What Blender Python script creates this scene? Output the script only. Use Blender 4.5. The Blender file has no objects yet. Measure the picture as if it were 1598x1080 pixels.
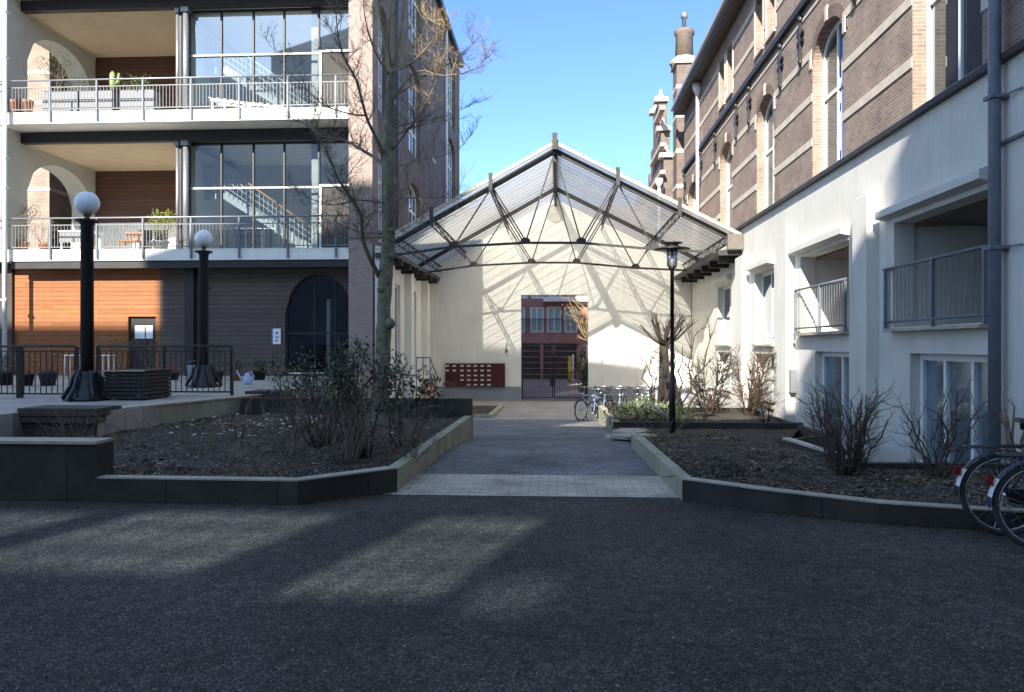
import bpy, bmesh, math, random
from mathutils import Vector, Matrix, noise

C = bpy.context.scene.collection
S = bpy.context.scene
R = math.radians
rnd = random.Random(7)

# ---------------------------------------------------------------- camera, sky, sun, exposure
EYE = 1.58
F_PX = 1219.0
YAW = math.atan(71.0 / 1219.0)
cam_d = bpy.data.cameras.new('camera')
cam = bpy.data.objects.new('camera', cam_d)
C.objects.link(cam)
cam.location = (0, 0, EYE)
cam.rotation_euler = (R(90), 0, YAW)
cam_d.sensor_width = 36
cam_d.lens = 36 * F_PX / 1598.0
cam_d.clip_start = 0.05
cam_d.clip_end = 2000
S.camera = cam

SUN_DIR = Vector((0.29, 1.0, -0.57)).normalized()        # direction the light travels
sun_d = bpy.data.lights.new('sun', 'SUN')
sun_d.energy = 3.4
sun_d.angle = R(0.5)
sun_d.color = (1.0, 0.93, 0.82)
sun = bpy.data.objects.new('sun', sun_d)
C.objects.link(sun)
sun.location = (-20, -60, 60)
sun.rotation_euler = SUN_DIR.to_track_quat('-Z', 'Y').to_euler()

W = bpy.data.worlds.new('World')
S.world = W
W.use_nodes = True
wn = W.node_tree
wn.nodes.clear()
wo = wn.nodes.new('ShaderNodeOutputWorld')
bg = wn.nodes.new('ShaderNodeBackground')
sky = wn.nodes.new('ShaderNodeTexSky')
sky.sky_type = 'NISHITA'
sky.sun_disc = False
sky.sun_elevation = math.asin(-SUN_DIR.z)
sky.sun_rotation = math.atan2(-SUN_DIR.x, -SUN_DIR.y)
sky.air_density = 0.9
sky.dust_density = 0.1
sky.ozone_density = 2.5
bg.inputs['Strength'].default_value = 0.085
tint = wn.nodes.new('ShaderNodeMix'); tint.data_type = 'RGBA'; tint.blend_type = 'MULTIPLY'; tint.inputs[0].default_value = 1.0
# clear blue low north, brighter warm fill tint added overhead and round the sun
wtc = wn.nodes.new('ShaderNodeTexCoord'); wsep = wn.nodes.new('ShaderNodeSeparateXYZ'); wn.links.new(wtc.outputs['Generated'], wsep.inputs[0])
wm = wn.nodes.new('ShaderNodeMath'); wm.operation = 'MULTIPLY_ADD'; wm.inputs[1].default_value = -.9
wn.links.new(wsep.outputs[1], wm.inputs[0]); wn.links.new(wsep.outputs[2], wm.inputs[2])
wr = wn.nodes.new('ShaderNodeMapRange'); wr.interpolation_type = 'SMOOTHSTEP'; wr.inputs[1].default_value = -.1; wr.inputs[2].default_value = .9
wn.links.new(wm.outputs[0], wr.inputs[0])
fill_tint = wn.nodes.new('ShaderNodeMix'); fill_tint.data_type = 'RGBA'; wn.links.new(wr.outputs[0], fill_tint.inputs[0])
fill_tint.inputs[6].default_value = (.62, .74, 1.0, 1); fill_tint.inputs[7].default_value = (1.85, 1.66, 1.42, 1)
wn.links.new(fill_tint.outputs[2], tint.inputs[7])
wn.links.new(sky.outputs[0], tint.inputs[6])
wn.links.new(tint.outputs[2], bg.inputs[0])
wn.links.new(bg.outputs[0], wo.inputs[0])

S.view_settings.view_transform = 'Standard'
S.view_settings.look = 'None'
S.view_settings.exposure = 1.95
S.view_settings.gamma = 1.0
S.view_settings.use_curve_mapping = False
S.cycles.max_bounces = 8
S.cycles.transparent_max_bounces = 12
S.cycles.caustics_reflective = False
S.cycles.caustics_refractive = False

# ---------------------------------------------------------------- measuring helpers: pixel of the photo -> point on a known plane
ca, sa = math.cos(YAW), math.sin(YAW)
def ray(px):
    u = (px - 799.0) / F_PX
    return u * ca - sa, u * sa + ca
def PY(px, py, Y):
    dx, dy = ray(px); t = Y / dy
    return Vector((t * dx, Y, EYE + t * (540.0 - py) / F_PX))
def PX(px, py, X):
    dx, dy = ray(px); t = X / dx
    return Vector((X, t * dy, EYE + t * (540.0 - py) / F_PX))
def PZ(px, py, z):
    dx, dy = ray(px); t = (z - EYE) / ((540.0 - py) / F_PX)
    return Vector((t * dx, t * dy, z))
def xat(px, Y): return PY(px, 540, Y).x
def yat(px, X): return PX(px, 540, X).y

# ---------------------------------------------------------------- materials
def nodes_of(name):
    m = bpy.data.materials.new(name); m.use_nodes = True
    t = m.node_tree; b = t.nodes['Principled BSDF']
    return m, t, b
def tc(t): return t.nodes.new('ShaderNodeTexCoord').outputs['Object']
def nz(t, vec, scale, detail=4, rough=.6):
    n = t.nodes.new('ShaderNodeTexNoise'); n.inputs['Scale'].default_value = scale
    n.inputs['Detail'].default_value = detail; n.inputs['Roughness'].default_value = rough
    if vec is not None: t.links.new(vec, n.inputs['Vector'])
    return n
def scl(t, vec, s):
    n = t.nodes.new('ShaderNodeMapping'); n.inputs['Scale'].default_value = s
    t.links.new(vec, n.inputs['Vector']); return n.outputs[0]
def ramp(t, fac, stops):
    n = t.nodes.new('ShaderNodeValToRGB'); e = n.color_ramp.elements
    while len(e) < len(stops): e.new(0.5)
    for k, (p, c) in enumerate(stops):
        e[k].position = p; e[k].color = (*c, 1) if len(c) == 3 else c
    t.links.new(fac, n.inputs[0]); return n.outputs[0]
def mixc(t, fac, a, b, mode='MIX'):
    n = t.nodes.new('ShaderNodeMix'); n.data_type = 'RGBA'; n.blend_type = mode
    for sock, v in ((n.inputs[0], fac), (n.inputs[6], a), (n.inputs[7], b)):
        if hasattr(v, 'is_linked'): t.links.new(v, sock)
        else: sock.default_value = v if isinstance(v, float) else (*v, 1)
    return n.outputs[2]
def bump(t, b, h, strength, dist=.02):
    n = t.nodes.new('ShaderNodeBump'); n.inputs['Strength'].default_value = strength
    n.inputs['Distance'].default_value = dist
    t.links.new(h, n.inputs['Height']); t.links.new(n.outputs[0], b.inputs['Normal'])
def mul(c, k): return tuple(min(1, max(0, x * k)) for x in c)

def pm(name, col, rough=.7, var=.18, scale=5, bmp=.0, bscale=60, metal=0.0, spec=.4, streak=0.0, streak_col=None, col2=None):
    m, t, b = nodes_of(name); v = tc(t)
    n = nz(t, v, scale)
    c = ramp(t, n.outputs[0], [(.3, mul(col, 1 - var)), (.7, col2 if col2 else mul(col, 1 + var))])
    if streak:
        s = nz(t, scl(t, v, (3.0, 3.0, .22)), 2.2, 5)
        f = ramp(t, s.outputs[0], [(.5, (0, 0, 0)), (.78, (streak,) * 3)])
        c = mixc(t, f, c, streak_col or mul(col, .45))
    t.links.new(c, b.inputs['Base Color'])
    b.inputs['Roughness'].default_value = rough; b.inputs['Metallic'].default_value = metal
    b.inputs['Specular IOR Level'].default_value = spec
    if bmp:
        n2 = nz(t, v, bscale, 3); bump(t, b, n2.outputs[0], bmp)
    return m

def wallvec(t):
    """(along wall, height, 0) for any upright wall; object coordinates chosen by the face normal"""
    v = tc(t)
    sx = t.nodes.new('ShaderNodeSeparateXYZ'); t.links.new(v, sx.inputs[0])
    g = t.nodes.new('ShaderNodeNewGeometry')
    sn = t.nodes.new('ShaderNodeSeparateXYZ'); t.links.new(g.outputs['True Normal'], sn.inputs[0])
    ab = t.nodes.new('ShaderNodeMath'); ab.operation = 'ABSOLUTE'; t.links.new(sn.outputs[0], ab.inputs[0])
    gt = t.nodes.new('ShaderNodeMath'); gt.operation = 'GREATER_THAN'; gt.inputs[1].default_value = .6
    t.links.new(ab.outputs[0], gt.inputs[0])
    mx = t.nodes.new('ShaderNodeMix'); t.links.new(gt.outputs[0], mx.inputs[0])
    t.links.new(sx.outputs[0], mx.inputs[2]); t.links.new(sx.outputs[1], mx.inputs[3])
    cb = t.nodes.new('ShaderNodeCombineXYZ'); t.links.new(mx.outputs[0], cb.inputs[0]); t.links.new(sx.outputs[2], cb.inputs[1])
    return cb.outputs[0], v
def brickm(name, c1, c2, mortar, w=.22, h=.065, ms=.012, flat=False, rough=.85, bmp=.5, var=.25, nscale=1.3):
    m, t, b = nodes_of(name)
    if flat: vec = v = tc(t)
    else: vec, v = wallvec(t)
    n = t.nodes.new('ShaderNodeTexBrick')
    n.inputs['Scale'].default_value = 1.0; n.inputs['Brick Width'].default_value = w; n.inputs['Row Height'].default_value = h
    n.inputs['Mortar Size'].default_value = ms; n.inputs['Mortar Smooth'].default_value = .3; n.inputs['Bias'].default_value = 0
    n.inputs['Color1'].default_value = (*c1, 1); n.inputs['Color2'].default_value = (*c2, 1); n.inputs['Mortar'].default_value = (*mortar, 1)
    t.links.new(vec, n.inputs['Vector'])
    q = nz(t, v, nscale, 5)
    f = ramp(t, q.outputs[0], [(.3, (1 - var,) * 3), (.7, (1 + var * .4,) * 3)])
    fine = nz(t, v, 35, 2)
    f2 = ramp(t, fine.outputs[0], [(.3, (.75,) * 3), (.7, (1.0,) * 3)])
    c = mixc(t, 1.0, n.outputs[0], f, 'MULTIPLY'); c = mixc(t, 1.0, c, f2, 'MULTIPLY')
    t.links.new(c, b.inputs['Base Color']); b.inputs['Roughness'].default_value = rough
    inv = t.nodes.new('ShaderNodeMath'); inv.operation = 'SUBTRACT'; inv.inputs[0].default_value = 1
    t.links.new(n.outputs[1], inv.inputs[1]); bump(t, b, inv.outputs[0], bmp, .01)
    return m
def plankm(name, c1, c2, gap, w=2.6, h=.15, rough=.6):
    m, t, b = nodes_of(name); vec, v = wallvec(t)
    n = t.nodes.new('ShaderNodeTexBrick')
    n.inputs['Scale'].default_value = 1.0; n.inputs['Brick Width'].default_value = w; n.inputs['Row Height'].default_value = h
    n.inputs['Mortar Size'].default_value = .006; n.inputs['Mortar Smooth'].default_value = .1
    n.offset = .37
    n.inputs['Color1'].default_value = (*c1, 1); n.inputs['Color2'].default_value = (*c2, 1); n.inputs['Mortar'].default_value = (*gap, 1)
    t.links.new(vec, n.inputs['Vector'])
    g = nz(t, scl(t, vec, (1.2, 26, 1)), 1.6, 6)
    f = ramp(t, g.outputs[0], [(.32, (.62,) * 3), (.68, (1.15,) * 3)])
    k = nz(t, scl(t, vec, (3, 9, 1)), 1.7, 2)
    kf = ramp(t, k.outputs[0], [(.66, (1,) * 3), (.74, (1.35, 1.3, 1.25))])
    c = mixc(t, 1.0, n.outputs[0], f, 'MULTIPLY'); c = mixc(t, 1.0, c, kf, 'MULTIPLY')
    t.links.new(c, b.inputs['Base Color']); b.inputs['Roughness'].default_value = rough
    inv = t.nodes.new('ShaderNodeMath'); inv.operation = 'SUBTRACT'; inv.inputs[0].default_value = 1
    t.links.new(n.outputs[1], inv.inputs[1]); bump(t, b, inv.outputs[0], .6, .01)
    return m
def glassm(name, tint, refl, rough=.02, dark=None, wob=.0):
    m, t, b = nodes_of(name)
    out = t.nodes['Material Output']; t.nodes.remove(b)
    gl = t.nodes.new('ShaderNodeBsdfGlossy'); gl.inputs['Roughness'].default_value = rough
    gl.inputs['Color'].default_value = (.80, .90, 1, 1)
    if wob:
        n = nz(t, tc(t), .9, 1); bp = t.nodes.new('ShaderNodeBump'); bp.inputs['Strength'].default_value = wob
        bp.inputs['Distance'].default_value = .05
        t.links.new(n.outputs[0], bp.inputs['Height']); t.links.new(bp.outputs[0], gl.inputs['Normal'])
    if dark: a = t.nodes.new('ShaderNodeBsdfDiffuse'); a.inputs['Color'].default_value = (*dark, 1)
    else: a = t.nodes.new('ShaderNodeBsdfTransparent'); a.inputs['Color'].default_value = (*tint, 1)
    lw = t.nodes.new('ShaderNodeLayerWeight'); pw = t.nodes.new('ShaderNodeMath'); pw.operation = 'POWER'; pw.inputs[1].default_value = 4.0
    t.links.new(lw.outputs['Facing'], pw.inputs[0])
    ad = t.nodes.new('ShaderNodeMath'); ad.operation = 'MULTIPLY_ADD'; ad.use_clamp = True; ad.inputs[1].default_value = .85 - refl; ad.inputs[2].default_value = refl + .04
    t.links.new(pw.outputs[0], ad.inputs[0])
    mx = t.nodes.new('ShaderNodeMixShader'); t.links.new(ad.outputs[0], mx.inputs[0])
    t.links.new(a.outputs[0], mx.inputs[1]); t.links.new(gl.outputs[0], mx.inputs[2]); t.links.new(mx.outputs[0], out.inputs[0])
    return m
def roofm(name):
    m, t, b = nodes_of(name); out = t.nodes['Material Output']; t.nodes.remove(b)
    n = nz(t, scl(t, tc(t), (.6, 6, .6)), 1.5, 5)
    col = ramp(t, n.outputs[0], [(.35, (.80, .78, .70)), (.65, (.95, .94, .90))])
    tr = t.nodes.new('ShaderNodeBsdfTranslucent'); t.links.new(col, tr.inputs[0])
    df = t.nodes.new('ShaderNodeBsdfDiffuse'); t.links.new(col, df.inputs[0])
    tp = t.nodes.new('ShaderNodeBsdfTransparent'); tp.inputs[0].default_value = (.95, .95, .92, 1)
    m1 = t.nodes.new('ShaderNodeMixShader'); m1.inputs[0].default_value = .12
    t.links.new(tr.outputs[0], m1.inputs[1]); t.links.new(df.outputs[0], m1.inputs[2])
    m2 = t.nodes.new('ShaderNodeMixShader'); m2.inputs[0].default_value = .20
    t.links.new(m1.outputs[0], m2.inputs[1]); t.links.new(tp.outputs[0], m2.inputs[2])
    t.links.new(m2.outputs[0], out.inputs[0]); return m
def leafm(name, c1, c2, rough=.45):
    m, t, b = nodes_of(name)
    n = nz(t, tc(t), 9, 2)
    c = ramp(t, n.outputs[0], [(.3, c1), (.7, c2)])
    t.links.new(c, b.inputs['Base Color']); b.inputs['Roughness'].default_value = rough
    b.inputs['Specular IOR Level'].default_value = .5
    return m
def gravelm(name, cols, scale=55, big=.5, bmp=1.0, rough=.9, worn=None):
    m, t, b = nodes_of(name); v = tc(t)
    vo = t.nodes.new('ShaderNodeTexVoronoi'); vo.inputs['Scale'].default_value = scale; t.links.new(v, vo.inputs['Vector'])
    sep = t.nodes.new('ShaderNodeSeparateColor'); t.links.new(vo.outputs['Color'], sep.inputs[0])
    c = ramp(t, sep.outputs[0], cols)
    n = nz(t, v, big, 6, .65)
    f = ramp(t, n.outputs[0], [(.28, (.55,) * 3), (.72, (1.4,) * 3)])
    c = mixc(t, 1.0, c, f, 'MULTIPLY')
    n3 = nz(t, v, 9, 4)
    f3 = ramp(t, n3.outputs[0], [(.3, (.7,) * 3), (.7, (1.2,) * 3)])
    c = mixc(t, 1.0, c, f3, 'MULTIPLY')
    t.links.new(c, b.inputs['Base Color']); b.inputs['Roughness'].default_value = rough
    b.inputs['Specular IOR Level'].default_value = .25
    ad = t.nodes.new('ShaderNodeMath'); ad.operation = 'MULTIPLY_ADD'; ad.inputs[1].default_value = -1.0
    t.links.new(vo.outputs['Distance'], ad.inputs[0]); t.links.new(n3.outputs[0], ad.inputs[2])
    bump(t, b, ad.outputs[0], bmp, .03)
    return m

M = {}
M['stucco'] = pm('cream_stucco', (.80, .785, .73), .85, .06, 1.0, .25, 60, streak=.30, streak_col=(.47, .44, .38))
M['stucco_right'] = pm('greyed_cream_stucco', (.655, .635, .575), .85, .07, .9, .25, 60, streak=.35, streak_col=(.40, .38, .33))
M['plinth'] = pm('grey_plinth', (.25, .28, .32), .85, .12, 2, .1)
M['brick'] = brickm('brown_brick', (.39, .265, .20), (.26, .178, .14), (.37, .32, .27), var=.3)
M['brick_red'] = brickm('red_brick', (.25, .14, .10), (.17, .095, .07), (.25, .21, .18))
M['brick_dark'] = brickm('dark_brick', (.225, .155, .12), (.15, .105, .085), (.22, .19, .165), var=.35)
M['brick_pink'] = brickm('pink_brick', (.365, .265, .22), (.295, .21, .175), (.40, .34, .30), .21, .06, .008, var=.12)
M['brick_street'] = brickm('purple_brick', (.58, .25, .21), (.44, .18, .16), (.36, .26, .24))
M['band'] = pm('pale_stone', (.56, .49, .40), .8, .12, 3, .1)
M['white'] = pm('white_paint', (.80, .80, .77), .45, .04, 3)
M['slab'] = pm('pale_concrete', (.78, .76, .69), .75, .07, 2, .05, streak=.4, streak_col=(.42, .40, .35))
M['soffit'] = pm('boarded_ceiling', (.50, .39, .27), .7, .1, 2)
M['steel_dark'] = pm('dark_painted_steel', (.028, .026, .026), .5, .25, 4)
M['truss'] = pm('weathered_black_steel', (.030, .028, .027), .6, .35, 6, .2, 60)
M['truss_lit'] = pm('sunlit_truss_steel', (.13, .11, .095), .65, .3, 7, .2)  # paler copy of the truss steel, sunlight put into its colour
M['galv'] = pm('galvanised_steel', (.27, .28, .30), .4, .12, 12, metal=.55)
M['pipe'] = pm('blue_grey_pipe', (.14, .16, .19), .5, .15, 5)
M['pipe_white'] = pm('white_pipe', (.72, .74, .76), .5, .08, 5)
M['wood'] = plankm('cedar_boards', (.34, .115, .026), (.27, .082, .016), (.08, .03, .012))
M['wood_dark'] = plankm('dark_boards', (.112, .082, .066), (.080, .060, .050), (.02, .014, .012))  # darker and greyer than the cedar boards
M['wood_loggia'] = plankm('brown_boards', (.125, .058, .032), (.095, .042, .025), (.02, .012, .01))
M['rail_wood'] = pm('oiled_handrail', (.5, .24, .09), .4, .15, 9)
M['glass_clear'] = glassm('clear_glazing', (.78, .86, .88), .20)
M['glass_arch'] = glassm('dark_doorway_glass', (.6, .62, .62), .0)
M['glass_dark'] = glassm('window_glass', None, .14, .03, (.035, .04, .045), .08)
M['glass_pale'] = glassm('frosted_window_glass', None, .24, .03, (.13, .18, .21), .10)
M['glass_street'] = glassm('curtained_window_glass', None, .05, .1, (.34, .50, .50))
M['room'] = pm('interior_plaster', (.46, .46, .42), .9, .06, 1)
M['room_dark'] = pm('interior_dark', (.06, .055, .05), .9, .2, 1)
M['roof'] = roofm('translucent_corrugated_sheet')
M['glaze_bar'] = pm('grey_glazing_bar', (.30, .28, .25), .6, .2, 6)
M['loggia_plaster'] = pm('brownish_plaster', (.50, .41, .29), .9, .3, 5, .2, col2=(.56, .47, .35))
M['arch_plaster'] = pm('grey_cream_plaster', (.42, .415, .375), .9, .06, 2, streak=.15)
M['stair_grey'] = pm('grey_stair_steel', (.34, .35, .34), .6, .1, 3)
M['vent'] = pm('vent_plaster', (.52, .51, .47), .9, .06, 3)
M['stem_dark'] = pm('dark_stem', (.034, .027, .021), .9, .3, 9)
M['iron'] = pm('black_cast_iron', (.012, .012, .013), .42, .3, 9, .15, 30, spec=.5)
M['fence'] = pm('black_fence_paint', (.014, .014, .016), .5, .2, 9)
M['opal'] = pm('opal_globe', (.80, .80, .83), .25, .03, 4, spec=.5)
M['brass'] = pm('dull_brass', (.22, .17, .08), .45, .2, 9, metal=.5)
M['concrete'] = brickm('stained_concrete', (.058, .050, .040), (.044, .038, .031), (.025, .021, .016), 1.15, .9, .010, var=.5, nscale=3.0, bmp=.4)
M['concrete_pale'] = pm('mossy_concrete', (.36, .34, .24), .9, .22, 2.5, .35, 45, streak=.7, streak_col=(.17, .18, .08))
M['coping'] = pm('pale_coping', (.42, .36, .28), .85, .2, 5, .2)
M['stone_dark'] = pm('dark_stone', (.062, .053, .042), .8, .3, 6, .3)
M['gravel'] = gravelm('dark_gravel', [(0, (.052, .045, .038)), (.5, (.118, .10, .083)), (.9, (.20, .172, .146)), (1, (.36, .32, .27))], 95)
M['asphalt'] = gravelm('old_asphalt', [(0, (.13, .125, .122)), (.6, (.195, .19, .185)), (1, (.33, .32, .31))], 110, .8, .35)
M['soil'] = gravelm('bed_soil', [(0, (.032, .026, .019)), (.55, (.082, .066, .050)), (.86, (.165, .136, .105)), (1, (.30, .27, .22))], 55, 1.1, 1.0)
M['strip'] = brickm('worn_clinker', (.72, .62, .50), (.58, .49, .40), (.42, .36, .30), .21, .1, .010, flat=True, var=.45)
M['terrace'] = brickm('terrace_slabs', (.50, .44, .37), (.43, .38, .32), (.27, .24, .2), .6, .4, .012, flat=True, var=.25, bmp=.2)
M['pave'] = brickm('passage_slabs', (.42, .39, .35), (.36, .335, .30), (.24, .22, .2), .5, .3, .01, flat=True, var=.25, bmp=.2)
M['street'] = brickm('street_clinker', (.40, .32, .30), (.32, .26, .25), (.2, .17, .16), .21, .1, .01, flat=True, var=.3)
M['kerb'] = pm('kerb_stone', (.42, .42, .42), .85, .15, 4)
M['earth'] = pm('base_earth', (.09, .08, .07), .95, .2, .4)
M['bark'] = pm('tree_bark', (.185, .17, .125), .9, .4, 9, .8, 28, col2=(.27, .265, .175), streak=.6, streak_col=(.06, .055, .04))
M['twig'] = pm('twig_bark', (.19, .15, .11), .85, .3, 6)
M['twig_gold'] = pm('young_twig', (.30, .225, .11), .8, .25, 6)
M['twig_brown'] = pm('brown_twig', (.075, .048, .027), .85, .25, 6)
M['baluster'] = pm('grey_baluster_paint', (.17, .18, .19), .5, .1, 9)
M['twig_pale'] = pm('dry_twig', (.22, .16, .10), .85, .25, 6)
M['stem_grey'] = pm('grey_stem', (.115, .088, .065), .9, .3, 9, .3, 50)
M['leaf_dark'] = leafm('laurel_leaf', (.032, .050, .025), (.085, .108, .056), .5)
M['leaf_mid'] = leafm('groundcover_leaf', (.05, .085, .025), (.12, .16, .05))
M['leaf_olive'] = leafm('olive_leaf', (.12, .15, .08), (.26, .28, .19))
M['leaf_yellow'] = leafm('yellow_green_leaf', (.20, .24, .04), (.38, .38, .10))
M['leaf_brown'] = leafm('dry_leaf', (.20, .11, .05), (.33, .20, .10), .8)
M['leaf_rust'] = leafm('rust_brown_leaf', (.075, .045, .025), (.16, .10, .06), .85)
M['litter'] = leafm('bleached_leaf', (.24, .185, .13), (.38, .315, .235), .85)
M['mailbox'] = pm('dark_red_enamel', (.075, .011, .013), .45, .15, 4)
M['silver'] = pm('brushed_aluminium', (.7, .7, .68), .35, .08, 9, metal=.4)
M['tyre'] = pm('black_rubber', (.045, .042, .039), .8, .2, 9)
M['bike_black'] = pm('black_bicycle_paint', (.015, .015, .018), .3, .2, 9, spec=.6)
M['bike_blue'] = pm('blue_bicycle_paint', (.34, .44, .66), .35, .15, 9, spec=.6)
M['bike_teal'] = pm('teal_bicycle_paint', (.04, .14, .15), .35, .15, 9, spec=.6)
M['bike_red'] = pm('red_bicycle_paint', (.35, .03, .025), .35, .15, 9, spec=.6)
M['bike_silver'] = pm('silver_bicycle_paint', (.45, .46, .48), .35, .1, 9, metal=.3)
M['chrome'] = pm('dull_chrome', (.55, .55, .56), .25, .1, 9, metal=.9)
M['saddle'] = pm('black_saddle', (.02, .02, .022), .5, .2, 9)
M['mud_white'] = pm('white_mudguard_tail', (.75, .75, .76), .4, .06, 9)
M['mud_navy'] = pm('navy_mudguard', (.02, .03, .09), .3, .1, 9, spec=.6)
M['red_lens'] = pm('red_reflector', (.22, .01, .012), .25, .1, 9, spec=.6)
M['pot_clay'] = pm('terracotta', (.33, .15, .085), .8, .15, 9)
M['pot_plum'] = pm('plum_pot', (.045, .032, .055), .5, .2, 9)
M['pot_black'] = pm('black_pot', (.02, .02, .02), .6, .2, 9)
M['pot_grey'] = pm('grey_tub', (.17, .175, .185), .6, .1, 6)
M['bucket'] = pm('pale_blue_plastic', (.38, .52, .68), .4, .08, 6)
M['orange'] = pm('orange_board', (.60, .28, .11), .6, .1, 6)
M['yellow'] = pm('yellow_paint', (.70, .50, .02), .5, .08, 6)
M['cactus'] = leafm('cactus_skin', (.14, .19, .06), (.24, .28, .10))
M['box_wood'] = pm('dark_slat_wood', (.035, .032, .028), .75, .3, 7, .2)
M['teak'] = pm('teak', (.30, .13, .06), .6, .15, 9)
M['zinc'] = pm('zinc_sheet', (.42, .45, .49), .45, .12, 3, metal=.3)
M['sign_blue'] = pm('sign_blue', (.10, .22, .42), .5, .05, 5)
M['lantern_glass'] = glassm('lantern_glass', (.8, .85, .9), .25, .08)
M['tile_roof'] = brickm('roof_tiles', (.10, .06, .05), (.075, .05, .045), (.04, .03, .03), .25, .3, .02)
M['flower'] = pm('red_petal', (.4, .04, .03), .7, .2, 9)

# ---------------------------------------------------------------- mesh builder
class MB:
    def __init__(s): s.v = []; s.f = []; s.sm = []
    def add(s, vs, fs, smooth=False):
        o = len(s.v); s.v.extend(Vector(p) for p in vs)
        for f in fs: s.f.append([o + i for i in f]); s.sm.append(smooth)
    def poly(s, pts): s.add(pts, [list(range(len(pts)))])
    def box(s, x0, x1, y0, y1, z0, z1):
        x0, x1 = min(x0, x1), max(x0, x1); y0, y1 = min(y0, y1), max(y0, y1); z0, z1 = min(z0, z1), max(z0, z1)
        vs = [(x, y, z) for z in (z0, z1) for y in (y0, y1) for x in (x0, x1)]
        s.add(vs, [(0, 2, 3, 1), (4, 5, 7, 6), (0, 1, 5, 4), (2, 6, 7, 3), (0, 4, 6, 2), (1, 3, 7, 5)])
    def bar(s, p, q, w, h=None, up=(0, 0, 1)):
        p, q = Vector(p), Vector(q); h = h or w; d = (q - p).normalized(); u = Vector(up)
        if abs(d.dot(u)) > .98: u = Vector((1, 0, 0)) if abs(d.x) < .9 else Vector((0, 1, 0))
        a = d.cross(u).normalized(); b = a.cross(d).normalized()
        vs = [o + a * (i * w / 2) + b * (j * h / 2) for o in (p, q) for (i, j) in ((-1, -1), (1, -1), (1, 1), (-1, 1))]
        s.add(vs, [(0, 1, 2, 3), (7, 6, 5, 4), (0, 4, 5, 1), (1, 5, 6, 2), (2, 6, 7, 3), (3, 7, 4, 0)])
    def path(s, pts, radii, n=6, closed=False, cap=True):
        pts = [Vector(p) for p in pts]; N = len(pts)
        if not isinstance(radii, (list, tuple)): radii = [radii] * N
        rings = []; prev = None
        for i in range(N):
            if closed: d = pts[(i + 1) % N] - pts[i - 1]
            else: d = pts[min(i + 1, N - 1)] - pts[max(i - 1, 0)]
            if d.length < 1e-9: d = Vector((0, 0, 1))
            d.normalize()
            if prev is None:
                u = Vector((0, 0, 1)) if abs(d.z) < .9 else Vector((1, 0, 0)); a = d.cross(u).normalized()
            else:
                a = prev - d * prev.dot(d)
                if a.length < 1e-6: a = d.cross(Vector((0, 0, 1)) if abs(d.z) < .9 else Vector((1, 0, 0)))
                a.normalize()
            prev = a; b = d.cross(a)
            rings.append([pts[i] + (a * math.cos(2 * math.pi * k / n) + b * math.sin(2 * math.pi * k / n)) * radii[i] for k in range(n)])
        vs = [p for r in rings for p in r]; fs = []
        for i in range(N if closed else N - 1):
            j = (i + 1) % N
            for k in range(n):
                l = (k + 1) % n; fs.append((i * n + k, i * n + l, j * n + l, j * n + k))
        if cap and not closed: fs.append(tuple(reversed(range(n)))); fs.append(tuple((N - 1) * n + k for k in range(n)))
        s.add(vs, fs, n > 4)
    def tube(s, p, q, r, r2=None, n=8): s.path([p, q], [r, r if r2 is None else r2], n)
    def lathe(s, prof, c=(0, 0, 0), n=20, flute=0.0, nf=0):
        c = Vector(c); vs = []; fs = []; N = len(prof)
        for (r, z) in prof:
            for k in range(n):
                a = 2 * math.pi * k / n; rr = r * (1 - flute * (.5 + .5 * math.cos(nf * a))) if flute else r
                vs.append(c + Vector((rr * math.cos(a), rr * math.sin(a), z)))
        for i in range(N - 1):
            for k in range(n):
                l = (k + 1) % n; fs.append((i * n + k, i * n + l, (i + 1) * n + l, (i + 1) * n + k))
        fs.append(tuple(reversed(range(n)))); fs.append(tuple((N - 1) * n + k for k in range(n)))
        s.add(vs, fs, True)
    def sphere(s, c, r, n=20, m=12, sz=1.0):
        prof = [(max(1e-4, r * math.sin(math.pi * i / m)), -r * sz * math.cos(math.pi * i / m)) for i in range(m + 1)]
        s.lathe(prof, c, n)
    def prism(s, pts, ext):
        """polygon of 3-D points pushed along ext"""
        ext = Vector(ext); n = len(pts); a = [Vector(p) for p in pts]; b = [p + ext for p in a]
        s.add(a + b, [list(reversed(range(n))), list(range(n, 2 * n))] + [(i, (i + 1) % n, n + (i + 1) % n, n + i) for i in range(n)])
    def leaf(s, p, d, up, L, w):
        d = Vector(d).normalized(); a = d.cross(Vector(up))
        if a.length < 1e-4: a = Vector((1, 0, 0))
        a.normalize(); p = Vector(p); nrm = a.cross(d)
        s.add([p, p + d * L * .45 + a * w / 2 + nrm * L * .06, p + d * L, p + d * L * .45 - a * w / 2 + nrm * L * .06], [(0, 1, 2, 3)])
    def build(s, name, mat, parent=None, root=None, fix=True):
        me = bpy.data.meshes.new(name); off = Vector((0, 0, 0))
        r = parent
        while r is not None and r.parent is not None: r = r.parent
        if r is not None: off = Vector(r.location)
        me.from_pydata([tuple(v - off) for v in s.v], [], s.f); me.update()
        me.polygons.foreach_set('use_smooth', s.sm)
        if fix:
            b = bmesh.new(); b.from_mesh(me); bmesh.ops.recalc_face_normals(b, faces=b.faces); b.to_mesh(me); b.free()
        me.materials.append(M[mat] if isinstance(mat, str) else mat)
        o = bpy.data.objects.new(name, me); C.objects.link(o)
        if parent is not None: o.parent = parent
        return o

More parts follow.
